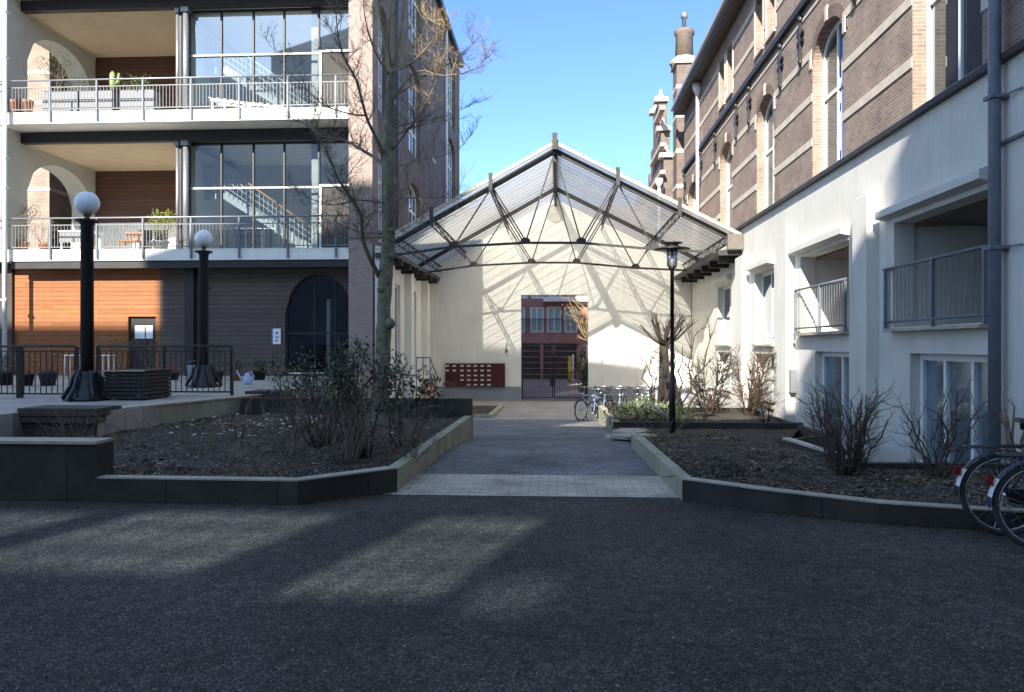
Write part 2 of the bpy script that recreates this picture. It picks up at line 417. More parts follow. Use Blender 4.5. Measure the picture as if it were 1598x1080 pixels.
def tag(o, label, cat, group=None):
    o['label'] = label; o['category'] = cat
    if group: o['group'] = group
    return o
def thing(name, label, cat, loc=(0, 0, 0), group=None):
    o = bpy.data.objects.new(name, None); C.objects.link(o); o.location = loc
    o.empty_display_size = .2
    return tag(o, label, cat, group)
def struct(name, mb, mat, kind='structure'):
    o = mb.build(name, mat, None); o['kind'] = kind; return o
def copy_tree(o, loc=None, rotz=0.0, label=None, scale=None):
    c = o.copy(); C.objects.link(c)
    if loc is not None: c.location = loc; c.rotation_euler = (0, 0, rotz)
    if scale: c.scale = (scale,) * 3
    if label: c['label'] = label
    for ch in [x for x in bpy.data.objects if x.parent == o]:
        d = copy_tree(ch); d.parent = c
    return c

def arch_v(u, o):
    hw = (o['u1'] - o['u0']) / 2; uc = (o['u0'] + o['u1']) / 2; k = max(0, 1 - ((u - uc) / hw) ** 2)
    return o['v1'] - o['rise'] + o['rise'] * math.sqrt(k)
def wall(mb, O, U, V, N, u0, u1, v0, v1, th, ops):
    """upright wall with real openings: front, back, reveals and edges"""
    O, U, V, N = Vector(O), Vector(U), Vector(V), Vector(N)
    for o in ops: o.setdefault('rise', 0)
    P = lambda u, v, d=0: O + U * u + V * v - N * d
    uc = sorted({u0, u1, *[min(max(x, u0), u1) for o in ops for x in (o['u0'], o['u1'])]})
    vc = sorted({v0, v1, *[min(max(x, v0), v1) for o in ops for x in (o['v0'], o['v1'], o['v1'] - o['rise'])]})
    for a, b in zip(uc, uc[1:]):
        for c, d in zip(vc, vc[1:]):
            mu, mv = (a + b) / 2, (c + d) / 2; hit = None
            for o in ops:
                if o['u0'] < mu < o['u1'] and o['v0'] < mv < o['v1']: hit = o
            if hit is None:
                for dd in (0, th): mb.poly([P(a, c, dd), P(b, c, dd), P(b, d, dd), P(a, d, dd)])
            elif hit['rise'] and mv > hit['v1'] - hit['rise']:
                n = 12
                for i in range(n):
                    x, y = a + (b - a) * i / n, a + (b - a) * (i + 1) / n
                    lo = [max(c, min(d, arch_v(t, hit))) for t in (x, y)]
                    if d - min(lo) < 1e-5: continue
                    for dd in (0, th): mb.poly([P(x, lo[0], dd), P(y, lo[1], dd), P(y, d, dd), P(x, d, dd)])
    for o in ops:
        out = outline(o)
        for (p, q) in zip(out, out[1:] + out[:1]):
            mb.poly([P(*p), P(*q), P(*q, th), P(*p, th)])
    e = [(u0, v0), (u1, v0), (u1, v1), (u0, v1)]
    for p, q in zip(e, e[1:] + e[:1]): mb.poly([P(*p), P(*q), P(*q, th), P(*p, th)])
def outline(o, ins=0.0, n=14):
    r = o.get('rise', 0); u0, u1, v0, v1 = o['u0'] + ins, o['u1'] - ins, o['v0'] + ins, o['v1'] - ins
    pts = [(u0, v0), (u1, v0)]
    if r:
        rr = max(.02, r - ins * .3); q = dict(u0=u0, u1=u1, v1=v1, rise=rr)
        for i in range(n + 1):
            u = (u0 + u1) / 2 + (u1 - u0) / 2 * math.cos(math.pi * i / n); pts.append((u, arch_v(u, q)))
    else: pts += [(u1, v1), (u0, v1)]
    return pts
def window(parent, O, U, V, N, o, inset=.12, fw=.07, fd=.07, mull=(), trans=(), fmat='white', gmat='glass_dark', name='window', sill=None):
    """a window part (its frame) with a pane and, if wanted, a sill as sub-parts"""
    O, U, V, N = Vector(O), Vector(U), Vector(V), Vector(N)
    P = lambda u, v, d: O + U * u + V * v - N * d
    mb = MB(); a, b = outline(o, .004), outline(o, fw); n = len(a); d0, d1 = inset, inset + fd
    for i in range(n):
        j = (i + 1) % n
        mb.poly([P(*a[i], d0), P(*a[j], d0), P(*b[j], d0), P(*b[i], d0)])
        mb.poly([P(*a[i], d1), P(*a[j], d1), P(*b[j], d1), P(*b[i], d1)])
        mb.poly([P(*b[i], d0), P(*b[j], d0), P(*b[j], d1), P(*b[i], d1)])
    top = lambda u: (arch_v(u, o) if o.get('rise') else o['v1']) - fw
    for m in mull:
        u = o['u0'] + (o['u1'] - o['u0']) * m
        mb.prism([P(u - fw * .4, o['v0'] + fw, d0 + .004), P(u + fw * .4, o['v0'] + fw, d0 + .004), P(u + fw * .4, top(u), d0 + .004), P(u - fw * .4, top(u), d0 + .004)], -N * (fd - .008))
    for m in trans:
        v = o['v0'] + (o['v1'] - o['v0']) * m
        mb.prism([P(o['u0'] + fw, v - fw * .45, d0 + .007), P(o['u1'] - fw, v - fw * .45, d0 + .007), P(o['u1'] - fw, v + fw * .45, d0 + .007), P(o['u0'] + fw, v + fw * .45, d0 + .007)], -N * (fd - .014))
    w = mb.build(name, fmat, parent)
    g = MB(); g.poly([P(*p, inset + fd * .5) for p in b]); g.build('pane', gmat, w, fix=False)
    if sill:
        s = MB(); s.prism([P(o['u0'] - .05, o['v0'] - .09, -.06), P(o['u1'] + .05, o['v0'] - .09, -.06), P(o['u1'] + .05, o['v0'] + .0, -.06), P(o['u0'] - .05, o['v0'] + .0, -.06)], -N * (.06 + inset - .003))
        s.build('sill', sill, w)
    return w
def patch(c, n, m, zf, mb):
    vs = []
    for j in range(m + 1):
        for i in range(n + 1):
            u, v = i / n, j / m
            p = Vector(c[0]) * (1 - u) * (1 - v) + Vector(c[1]) * u * (1 - v) + Vector(c[2]) * u * v + Vector(c[3]) * (1 - u) * v
            vs.append((p.x, p.y, zf(p.x, p.y)))
    fs = [(j * (n + 1) + i, j * (n + 1) + i + 1, (j + 1) * (n + 1) + i + 1, (j + 1) * (n + 1) + i) for j in range(m) for i in range(n)]
    mb.add(vs, fs, True)
EX, EY, EZ = Vector((1, 0, 0)), Vector((0, 1, 0)), Vector((0, 0, 1))
# ================================================================ SETTING
TZ = .58                                            # terrace level
def gz(y): return 0.0 if y < 12 else (-.8 * (y - 12) / 13.2 if y < 25.2 else -.8)

m = MB(); m.poly([(-400, -400, -3.2), (400, -400, -3.2), (400, 600, -3.2), (-400, 600, -3.2)]); struct('ground', m, 'earth')
m = MB()
m.add([(-30, -14, 0), (5.79, -14, 0), (5.79, 6.75, 0), (3.6, 7.0, 0), (2.84, 7.2, 0), (2.0, 7.65, 0), (1.4, 8.2, 0), (-1.85, 8.2, 0), (-3.1, 7.95, 0), (-30, 8.3, 0)], [tuple(range(10))])
struct('gravel_court', m, 'gravel')
m = MB(); m.poly([(-1.85, 8.2, .004), (1.4, 8.2, .004), (1.4, 9.55, .004), (-1.85, 9.55, .004)]); struct('clinker_strip', m, 'strip')
m = MB(); patch([(-1.85, 9.55, 0), (1.4, 9.55, 0), (1.4, 16.0, 0), (-1.85, 16.0, 0)], 4, 20, lambda x, y: gz(y), m)
patch([(-5.9, 16.0, 0), (1.4, 16.0, 0), (1.4, 25.05, 0), (-5.9, 25.05, 0)], 4, 10, lambda x, y: gz(y), m)
struct('asphalt_path', m, 'asphalt')
m = MB(); m.box(-5.85, 1.3, 25.05, 25.2, -.86, -.77); o = struct('kerb', m, 'kerb')
m = MB(); m.poly([(-5.9, 25.2, -.8), (5.79, 25.2, -.8), (5.79, 34.2, -.8), (-5.9, 34.2, -.8)]); m.poly([(1.4, 22.9, -.8), (5.79, 22.9, -.8), (5.79, 25.2, -.8), (1.4, 25.2, -.8)])
struct('passage_pavement', m, 'pave')
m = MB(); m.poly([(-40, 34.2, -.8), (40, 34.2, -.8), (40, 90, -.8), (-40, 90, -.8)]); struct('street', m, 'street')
m = MB(); m.poly([(3.2, 8.8, -2.3), (5.79, 8.8, -2.3), (5.79, 23, -2.3), (3.2, 23, -2.3)]); struct('sunken_yard', m, 'pave')

# terrace : a solid with a retaining face
m = MB()
T = [(-40, 7.96), (-8.15, 7.96), (-8.1, 11.45), (-6.95, 11.45), (-6.05, 15.9), (-5.98, 24.9), (-5.98, 26.4), (-40, 26.4)]
m.prism([(x, y, -.4) for x, y in T], (0, 0, TZ + .4)); struct('terrace', m, 'terrace')

# retaining walls and beds
def strip_wall(mb, pts, th, zt, zb, pre=None, post=None):
    """low wall along a plan polyline; zt, zb per point; th to the left of travel; mitred at the corners"""
    P = [Vector((x, y)) for x, y in pts]; n = len(P); offs = []
    for i in range(n):
        a = (P[i] - P[i - 1]).normalized() if i else (P[1] - P[0]).normalized()
        b = (P[i + 1] - P[i]).normalized() if i < n - 1 else a
        if i == 0 and pre: a = (P[0] - Vector(pre)).normalized()
        if i == n - 1 and post: b = (Vector(post) - P[i]).normalized()
        na, nb = Vector((-a.y, a.x)), Vector((-b.y, b.x)); k = (na + nb); k = k / max(.2, k.dot(na)) if k.length > 1e-6 else na
        offs.append(P[i] + k * th)
    vs = []
    for i in range(n): vs += [(P[i].x, P[i].y, zb[i]), (P[i].x, P[i].y, zt[i]), (offs[i].x, offs[i].y, zt[i]), (offs[i].x, offs[i].y, zb[i])]
    fs = []
    for i in range(n - 1):
        a, b = 4 * i, 4 * i + 4
        for k in range(4): fs.append((a + k, b + k, b + (k + 1) % 4, a + (k + 1) % 4))
    fs += [(0, 1, 2, 3), (4 * n - 1, 4 * n - 2, 4 * n - 3, 4 * n - 4)]
    mb.add(vs, fs)

nv = lambda x, y, s=1.0: noise.noise(Vector((x * s, y * s, 3.1)))
def zl(x, y): return .17 + .05 * nv(x, y, 1.3) + .025 * nv(x, y, 5) + .02 * nv(x, y, 13) + .10 * max(0, min(1, (y - 9) / 5)) * (1 if x < -3 else .4) - .06 * max(0, (y - 8.4) < .4)
def zr(x, y):
    b = .15 if y < 11 else .15 - .45 * min(1, (y - 11) / 7)
    return b + .05 * nv(x, y, 1.3) + .025 * nv(x, y, 5) + .02 * nv(x, y, 13)

bedL = thing('planting_bed', 'large earth bed left of the path behind a low dark concrete edge', 'flower bed', (-4.5, 11, 0), 'concrete edged planting beds')
m = MB(); strip_wall(m, [(-4.655, 7.655), (-2.57, 7.60), (-1.73, 8.36)], .14, [.235, .235, .25], [-.1] * 3, post=(-1.627, 14.76))
m.build('concrete_edge', 'concrete', bedL)
m = MB(); strip_wall(m, [(-1.727, 8.36), (-1.627, 14.76)], .14, [.25, .257], [-.1, -.3], pre=(-2.57, 7.60)); e = m.build('side_wall', 'concrete_pale', bedL)
e['label'] = 'moss stained side wall along the path'
m = MB(); m.box(-6.1, -1.627, 14.765, 14.95, -.3, .575); m.build('back_wall', 'concrete', bedL)
m = MB(); strip_wall(m, [(-4.655, 7.65), (-2.57, 7.595), (-1.727, 8.356)], .15, [.253, .253, .268], [.238, .238, .253], post=(-1.627, 14.76)); m.build('coping', 'coping', bedL)
m = MB(); patch([(-9.6, 7.9, 0), (-3.1, 7.68, 0), (-3.1, 14.8, 0), (-9.6, 14.8, 0)], 120, 120, zl, m); patch([(-3.1, 7.68, 0), (-2.6, 7.69, 0), (-2.6, 14.8, 0), (-3.1, 14.8, 0)], 10, 120, zl, m); patch([(-2.6, 7.69, 0), (-1.8, 8.41, 0), (-1.72, 14.8, 0), (-2.6, 14.8, 0)], 18, 120, zl, m)
patch([(-9.6, 14.8, 0), (-5.5, 14.8, 0), (-5.5, 16, 0), (-9.6, 16, 0)], 30, 8, zl, m)
m.build('soil', 'soil', bedL)

rw = thing('retaining_wall', 'tall dark retaining wall at the front left edge of the terrace', 'retaining wall', (-9, 7.8, 0))
m = MB(); m.box(-40, -4.658, 7.66, 7.95, -.2, .585); m.build('wall_body', 'concrete', rw)
m = MB(); m.box(-40, -4.66, 7.63, 7.955, .585, .615); m.build('coping', 'coping', rw)

def stone_block(label, x0, x1, y0, y1, z0, z1):
    t = thing('stone_block', label, 'stone block', ((x0 + x1) / 2, y0, z0), 'dark stone blocks on the terrace edge')
    a = MB(); a.box(x0 + .07, x1 - .07, y0 + .06, y1 - .06, z0, z1 - .22); a.build('block_body', 'stone_dark', t)
    a = MB(); a.box(x0 + .02, x1 - .02, y0 + .02, y1 - .02, z1 - .22, z1 - .12); a.box(x0, x1, y0, y1, z1 - .115, z1); a.build('cap', 'stone_dark', t)
stone_block('long dark stone block with overhanging cap by the nearer globe lamp', -8.13, -6.9, 11.32, 12.0, .05, .64)
stone_block('dark stone block with a pale flat top beside the end of the railing', -6.35, -5.62, 15.55, 16.3, .05, .66)
ew = thing('terrace_edge_wall', 'low mossy wall with pale coping slanting along the terrace edge', 'low wall', (-6.5, 13.5, 0))
m = MB(); strip_wall(m, [(-6.87, 12.02), (-6.0, 15.54)], .25, [.57, .57], [0, 0]); m.build('wall_body', 'concrete_pale', ew)
m = MB(); strip_wall(m, [(-6.85, 12.02), (-5.98, 15.54)], .33, [.60, .60], [.573, .573]); m.build('coping', 'coping', ew)

bedR = thing('planting_bed', 'earth bed right of the path with pruned shrubs and a lamp post', 'flower bed', (3, 10, 0), 'concrete edged planting beds')
m = MB(); strip_wall(m, [(1.27, 8.04), (2.0, 7.54), (2.84, 7.10), (3.6, 6.91), (5.75, 6.5)], .13, [.215, .20, .18, .17, .15], [-.1] * 5, pre=(1.15, 12.3))
m.build('concrete_edge', 'concrete', bedR)
m = MB(); strip_wall(m, [(1.266, 8.037), (1.997, 7.536), (2.838, 7.096), (3.6, 6.905), (5.75, 6.495)], .14, [.232, .217, .197, .187, .167], [.219, .204, .184, .174, .154], pre=(1.15, 12.3)); m.build('coping', 'coping', bedR)
m = MB(); strip_wall(m, [(1.15, 12.3), (1.268, 8.043)], .13, [.215, .216], [-.1, -.1], post=(2.0, 7.54)); m.build('side_wall', 'concrete_pale', bedR)
m = MB(); m.box(3.42, 5.78, 9.35, 9.47, -.6, .21); m.box(3.42, 3.54, 9.475, 9.8, -2.3, .2)
strip_wall(m, [(3.54, 9.82), (3.42, 11.9), (4.85, 14.2), (5.5, 18.0)], .12, [.19, .17, -.0, -.2], [-2.3] * 4)
m.build('back_edge', 'concrete', bedR)
m = MB(); m.bar((3.50, 9.62, .235), (3.40, 11.85, .205), .11, .03); e = m.build('edging_board', 'band', bedR); e['label'] = 'pale edging board at the back of the bed'
m = MB()
patch([(1.33, 8.11, 0), (3.6, 7.0, 0), (3.6, 9.36, 0), (1.3, 9.5, 0)], 60, 60, zr, m)
patch([(3.6, 7.0, 0), (5.78, 6.6, 0), (5.78, 9.36, 0), (3.6, 9.36, 0)], 55, 60, zr, m)
patch([(1.3, 9.5, 0), (3.44, 9.36, 0), (3.4, 12, 0), (1.22, 12.3, 0)], 50, 55, zr, m)
patch([(1.22, 12.3, 0), (3.44, 12, 0), (5.45, 18.0, 0), (1.2, 18.0, 0)], 40, 50, zr, m)
m.build('soil', 'soil', bedR)
for k, (px, py, w, rz, lb) in enumerate([(972, 681, .42, .3, 'pale broken slab lying beside the path, nearest the asphalt'), (992, 684, .4, -.5, 'pale broken slab lying against the end of the bed wall'), (985, 673, .5, .9, 'pale broken slab lying in front of the far bed')]):
    p = PZ(px, py, -.09); p.z = gz(p.y) + .02
    a = MB(); q = [(-w * .9, -.3), (w * .3, -.36), (w, .05), (w * .4, .36), (-w * .7, .22)]
    a.prism([(p.x + x * math.cos(rz) - y * math.sin(rz), p.y + x * math.sin(rz) + y * math.cos(rz), p.z + .03 * k) for x, y in q], (0, 0, .06))
    tag(a.build('paving_slab', 'coping'), lb, 'paving slab', 'broken paving slabs')

bedF = thing('planting_bed', 'far right bed with low green plants behind a mossy concrete wall', 'flower bed', (3.3, 20, -.4), 'concrete edged planting beds')
m = MB(); m.box(1.27, 5.5, 17.86, 18.02, -2.3, -.15); m.build('front_wall', 'concrete', bedF)
m = MB(); strip_wall(m, [(1.2, 22.9), (1.268, 18.025)], .16, [-.155, -.155], [-1.2, -1.2]); m.build('side_wall', 'concrete_pale', bedF)
m = MB(); m.box(1.37, 5.5, 22.74, 22.9, -.9, -.2); m.box(5.38, 5.5, 18.03, 22.73, -2.3, -.2); m.build('back_edge', 'concrete', bedF)
m = MB(); patch([(1.35, 18.0, 0), (5.4, 18.0, 0), (5.4, 22.8, 0), (1.35, 22.8, 0)], 30, 30, lambda x, y: -.27 + .05 * nv(x, y, 1.4), m); m.build('soil', 'soil', bedF)

bedS = thing('planting_bed', 'small low bed with pale edges in front of the letterboxes', 'flower bed', (-3.6, 27, -.8), 'concrete edged planting beds')
m = MB(); strip_wall(m, [(-5.5, 25.3), (-2.12, 25.3), (-2.05, 30.0)], .16, [-.66] * 3, [-.9] * 3); m.build('concrete_edge', 'concrete_pale', bedS)
m = MB(); patch([(-5.6, 25.4, 0), (-2.2, 25.4, 0), (-2.15, 30, 0), (-5.6, 30, 0)], 12, 12, lambda x, y: -.72 + .03 * nv(x, y, 2), m); m.build('soil', 'soil', bedS)

# ================================================================ LEFT BUILDING
def H(h): return EYE + h
Y0 = 25.0
xP0, xP1 = xat(545, Y0), xat(582, Y0)
xC = xat(286, 26.2)
S2, S3, S4 = H(3.2), H(7.77), H(12.34)
TH = .38
AB = thing('apartment_building', 'brick apartment building with wooden ground floor and open balconies left of the tree', 'building', (-12, 25, TZ))
XL = -20.6
for z, lab in ((S2, 'balcony slab half in shade'), (S3, 'sunlit pale balcony slab'), (S4, 'top slab under the roof storey')):
    m = MB(); m.box(XL, xP0 - .003, Y0, 31.6, z - TH, z); b = m.build('balcony_slab', 'slab', AB); b['label'] = lab
    m = MB(); m.box(XL + 1.7, xP0 - .003, 26.0, 26.25, z - TH - .37, z - TH - .002); m.build('beam', 'steel_dark', AB)
    m = MB(); m.box(XL + 2.0, xC - .05, 26.255, 30.38, z - TH - .37, z - TH - .32); m.build('ceiling', 'soffit', AB)
# end wall of the loggias with a low arch on each floor
for z0, z1, nm in ((S2, S3 - TH, 0), (S3, S4 - TH, 1)):
    m = MB(); wall(m, (-18.55, 0, 0), EY, EZ, EX, 25.06, 30.38, z0 + .002, z1 - .002, .8, [dict(u0=26.35, u1=30.1, v0=z0 + .01, v1=z0 + 3.5, rise=1.25)])
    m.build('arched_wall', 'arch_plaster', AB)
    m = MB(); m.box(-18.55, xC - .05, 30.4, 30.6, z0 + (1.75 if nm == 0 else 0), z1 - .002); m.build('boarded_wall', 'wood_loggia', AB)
    m = MB(); m.box(-18.55, xP0, 31.35, 31.58, z0 + .002, z1 - .002); m.build('back_wall', 'room', AB)
    m = MB(); m.box(xC - .045, xC + .05, 26.3, 31.34, z0 + .002, z1 - .37); m.build('partition', 'room', AB)
m = MB(); wall(m, (0, 30.4, 0), EX, EZ, -EY, -18.55, xC - .05, S2 + .002, S2 + 1.745, .2, [dict(u0=-16.9 + k * 1.9, u1=-15.5 + k * 1.9, v0=S2 + .15, v1=S2 + 1.55) for k in range(3)])
m.build('loggia_wall', 'stucco', AB)
for k in range(3):
    window(AB, (0, 30.4, 0), EX, EZ, -EY, dict(u0=-16.9 + k * 1.9, u1=-15.5 + k * 1.9, v0=S2 + .15, v1=S2 + 1.55), .06, .09, .08, mull=(.5,))
# columns
for z0, z1 in ((S2, S3 - TH - .37), (S3, S4 - TH - .37)):
    for px, r in ((277, .055), (290, .10)):
        x = xat(px, 26.1); m = MB(); m.lathe([(r, z0), (r, z1)], (x, 26.1, 0), 14); m.box(x - r * 1.3, x + r * 1.3, 26.1 - r * 1.3, 26.1 + r * 1.3, z1 - .16, z1 - .001); m.build('column', 'galv', AB)
    x = xat(493, 26.7); m = MB(); m.box(x - .13, x + .13, 26.62, 26.88, z0 + .001, z1 + .3); m.build('column', 'stair_grey', AB)
    m = MB(); x = xat(283, 26.2); m.box(x - .05, x + .05, 26.1, 26.3, z0 + .001, z1); m.build('column', 'steel_dark', AB)
# stair hall glazing
g0, g1 = xat(293, 26.3), xP0 - .01
for z0, z1, ty in ((S2, S3 - TH - .001, 293), (S3, S4 - TH - .001, 85)):
    fr = [(xat(p, 26.3) - g0) / (g1 - g0) for p in (345, 395, 443, 497)]
    tz = (PY(400, ty, 26.3).z - z0) / (z1 - z0)
    wd = window(AB, (0, 26.3, 0), EX, EZ, -EY, dict(u0=g0, u1=g1, v0=z0 + .005, v1=z1 - .36), 0, .07, .12, mull=fr, fmat='steel_dark', gmat='glass_clear', name='glass_wall')
    m = MB(); m.box(g0 + .07, g1 - .07, 26.29, 26.33, z0 + tz * (z1 - z0) - .035, z0 + tz * (z1 - z0) + .035); m.build('transom', 'stair_grey', wd)
    m = MB(); xd = xat(499, 26.25); zt = z0 + tz * (z1 - z0)
    m.box(xd, xd + .07, 26.2, 26.285, z0 + .01, zt); m.box(g1 - .09, g1 - .02, 26.2, 26.285, z0 + .01, zt); m.box(xd, g1 - .02, 26.2, 26.285, zt - .0, zt + .07)
    d = m.build('hall_door', 'white', AB)
    m = MB(); m.box(xd + .07, g1 - .09, 26.26, 26.287, z0 + .01, zt); m.build('door_leaf', 'room_dark', d)
# stairs in the hall
for z0 in (S2, S3):
    zl_ = z0 + 2.35
    st = MB(); xa, xb = xat(360, 28.2), xat(500, 28.2); n = 13
    for k in range(n):
        x = xa + (xb - xa) * k / n; z = zl_ - (zl_ - z0) * (k + 1) / n
        st.box(x, x + (xb - xa) / n + .04, 27.75, 28.7, z, z + .05)
    for y in (27.7, 28.75):
        st.prism([(xa, y, zl_ + .1), (xa, y, zl_ - .25), (xb, y, z0 + .003), (xb + .15, y, z0 + .003), (xb + .1, y, z0 + .2)], (0, .05, 0))
    st.box(xat(300, 28.5), xa, 27.7, 29.6, zl_ - .22, zl_)
    st.prism([(xat(296, 29.2), 28.9, zl_ + 1.0), (xat(296, 29.2), 28.9, zl_ + 1.25), (xa + .1, 28.9, z0 + 1.05 + 1.4), (xa + .1, 28.9, z0 + 1.2 + 1.2)], (0, .06, 0))
    s = st.build('staircase', 'stair_grey', AB)
    bl = MB()
    for k in range(22):
        f = k / 21; x = xa + (xb - xa) * f; z = zl_ + (z0 - zl_) * f
        bl.tube((x, 27.68, z), (x, 27.68, z + .92), .014, None, 5)
    for k in range(7):
        x = xat(304, 27.7) + (xa - xat(304, 27.7)) * k / 6; bl.tube((x, 27.68, zl_), (x, 27.68, zl_ + .92), .016, None, 5)
    for dz in (.25, .5, .72): bl.bar((xa, 27.68, zl_ + dz), (xb, 27.68, z0 + dz), .025); bl.bar((xat(304, 27.7), 27.68, zl_ + dz), (xa, 27.68, zl_ + dz), .025)
    bl.build('banister', 'stair_grey', s)
    hr = MB(); hr.path([(xat(304, 27.7), 27.66, zl_ + .95), (xa, 27.66, zl_ + .95), (xb, 27.66, z0 + .95)], .04, 6); hr.build('stair_handrail', 'rail_wood' if z0 == S2 else 'stair_grey', s)
# balcony railings
for z in (S2, S3):
    r_ = MB(); xa, xb = XL, xP0 - .02; yy = Y0 - .05
    r_.tube((xa, yy, z + 1.03), (xb, yy, z + 1.03), .028, None, 8)
    rl = r_.build('railing', 'galv', AB)
    p_ = MB(); p_.bar((xa, yy, z + .80), (xb, yy, z + .80), .03, .03); p_.bar((xa, yy, z + .07), (xb, yy, z + .07), .03, .03)
    x = xa + .05
    while x < xb: p_.bar((x, yy, z + .072), (x, yy, z + .798), .014, .014, (1, 0, 0)); x += .112
    p_.build('baluster_panel', 'baluster', rl)
    for px in (-66, 8, 78, 151, 223, 298, 373, 449, 524):
        x = xat(px, Y0 - .05); b = MB(); b.box(x - .028, x + .028, yy - .03, yy + .045, z - .32, z + 1.0); b.bar((x, yy, z + .86), (x, yy, z + 1.02), .02, .06); b.build('post', 'galv' if False else 'pipe', rl)
# ground floor
gt = S2 - TH - .002
dw0, dw1 = xat(200, 25.7), xat(243, 25.7); dz = PY(220, 494, 25.7).z
m = MB(); wall(m, (0, 25.7, 0), EX, EZ, -EY, xat(22, 25.7), xat(250, 25.7), TZ + .002, gt, .2, [dict(u0=dw0, u1=dw1, v0=TZ + .003, v1=dz)]); m.build('cedar_wall', 'wood', AB)
m = MB(); m.box(xat(250, 25.7) + .002, xat(290.5, 25.7), 25.7, 25.9, TZ + .002, gt); m.build('boarded_front', 'wood_dark', AB)
m = MB(); m.box(xat(22, 25.2), xP0 - .003, 25.06, 25.2, gt - .24, gt - .002); m.build('beam', 'steel_dark', AB)
m = MB(); m.box(-24, xat(22, 25.7) - .003, 25.6, 25.9, TZ + .002, gt); m.build('end_wall', 'room_dark', AB)
m = MB(); m.box(dw0 + .02, dw1 - .02, 25.82, 25.87, TZ + .005, dz - .01); d = m.build('door', 'iron', AB)
m = MB(); m.box(dw0 + .18, dw0 + .55, 25.80, 25.818, dz - .75, dz - .3); m.box(dw1 - .42, dw1 - .16, 25.80, 25.818, dz - .75, dz - .3); m.build('door_notice', 'white', d)
m = MB(); m.box(dw0 + .56, dw1 - .44, 25.80, 25.818, dz - 1.2, dz - .35); m.build('door_panel', 'red_lens', d)
m = MB(); xa, xb = xat(291, 25.6), xat(305, 25.6); m.box(xa, xb, 25.45, 25.9, TZ + .002, gt); m.build('column', 'steel_dark', AB)
a0, a1 = xat(445, 25.7), xP0 - .06; at_ = PY(495, 428, 25.7).z
ao = dict(u0=a0, u1=a1, v0=TZ + .004, v1=at_, rise=1.35)
m = MB(); wall(m, (0, 25.7, 0), EX, EZ, -EY, xb + .003, xP0 - .003, TZ + .002, gt, .25, [ao]); m.build('boarded_front', 'wood_dark', AB)
w_ = window(AB, (0, 25.7, 0), EX, EZ, -EY, ao, .1, .06, .08, mull=(.42, .72), trans=(.42,), fmat='steel_dark', gmat='glass_arch', name='arched_doorway')
m = MB(); m.box(a0 - 1.2, xP0, 29.0, 29.2, TZ, gt); m.box(a0 - 1.2, a0 - 1.1, 25.96, 28.99, TZ, gt); m.build('lobby_wall', 'room_dark', AB)
m = MB(); xx = xat(512, 26.4); m.box(xx - .02, xx + .1, 26.3, 26.5, TZ, TZ + 2.6); m.build('lobby_panel', 'room', AB)
# plinth strip and pillar
m = MB(); m.box(xP0, xP1, 24.92, 25.7, -.8, H(17.2)); m.build('corner_pillar', 'brick_pink', AB)
# long side wall with tall windows
so = []
for pa, pb in ((590, 604), (638, 656), (699, 710)):
    ya, yb = yat(pa, xP1), yat(pb, xP1)
    for v0, v1 in ((H(3.9), H(6.75)), (H(7.9), H(11.6)), (H(12.4), H(16.2))): so.append(dict(u0=ya, u1=yb, v0=v0, v1=v1, rise=min(.5, (yb - ya) * .3)))
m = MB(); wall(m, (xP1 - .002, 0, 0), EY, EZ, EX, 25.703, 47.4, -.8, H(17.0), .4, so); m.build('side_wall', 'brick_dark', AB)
for o in so:
    o2 = dict(o); window(AB, (xP1 - .002, 0, 0), EY, EZ, EX, o2, .18, .12, .08, mull=(.36, .68), trans=(.3, .62))
bb = MB()
for pa, pb in ((606, 634), (660, 695)):
    for h in (5.0, 6.0, 8.9): bb.box(xP1 - .01, xP1 + .012, yat((pa + pb) / 2, xP1) - .5, yat((pa + pb) / 2, xP1) + .5, H(h), H(h) + .16)
bb.build('stone_band', 'band', AB)
for pa in (617, 694):
    y = yat(pa, xP1); m = MB(); m.tube((xP1 + .1, y, -.7), (xP1 + .1, y, H(16.8)), .07, None, 10); m.build('downpipe', 'pipe_white' if pa == 694 else 'pipe', AB)
m = MB(); m.box(xP1 - .3, xP1 + .22, 25.0, 47.5, H(17.0) + .003, H(17.35)); m.build('gutter', 'steel_dark', AB)
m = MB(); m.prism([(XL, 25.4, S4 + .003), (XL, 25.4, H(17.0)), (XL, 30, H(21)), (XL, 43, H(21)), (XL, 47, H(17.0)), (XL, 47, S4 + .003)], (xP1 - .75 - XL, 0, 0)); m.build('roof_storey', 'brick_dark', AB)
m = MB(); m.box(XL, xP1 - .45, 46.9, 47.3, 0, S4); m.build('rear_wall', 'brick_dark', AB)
x = xat(8, 24.8); m = MB(); m.tube((x, 24.78, TZ), (x, 24.78, H(13)), .075, None, 10)
for z in (H(1.5), H(5.2), H(6.2), H(9.5), H(11)): m.box(x - .1, x + .1, 24.69, 24.87, z, z + .05)
m.build('downpipe', 'pipe_white', AB)

# small white sign by the arch
p = PY(431, 525, 25.66); sg = thing('wall_sign', 'small white and blue notice on the boards beside the dark arch', 'sign', (p.x, 25.69, p.z))
m = MB(); m.box(p.x - .15, p.x + .15, 25.66, 25.695, p.z - .26, p.z + .26); m.build('board', 'white', sg)
m = MB()
m.box(p.x - .15, p.x - .11, 25.652, 25.659, p.z - .26, p.z + .26)
m.box(p.x - .02, p.x + .07, 25.652, 25.659, p.z + .07, p.z + .15)
m.box(p.x - .03, p.x + .09, 25.652, 25.659, p.z - .05, p.z + .00); m.box(p.x - .03, p.x + .06, 25.652, 25.659, p.z - .16, p.z - .10)
m.build('printing', 'sign_blue', sg)

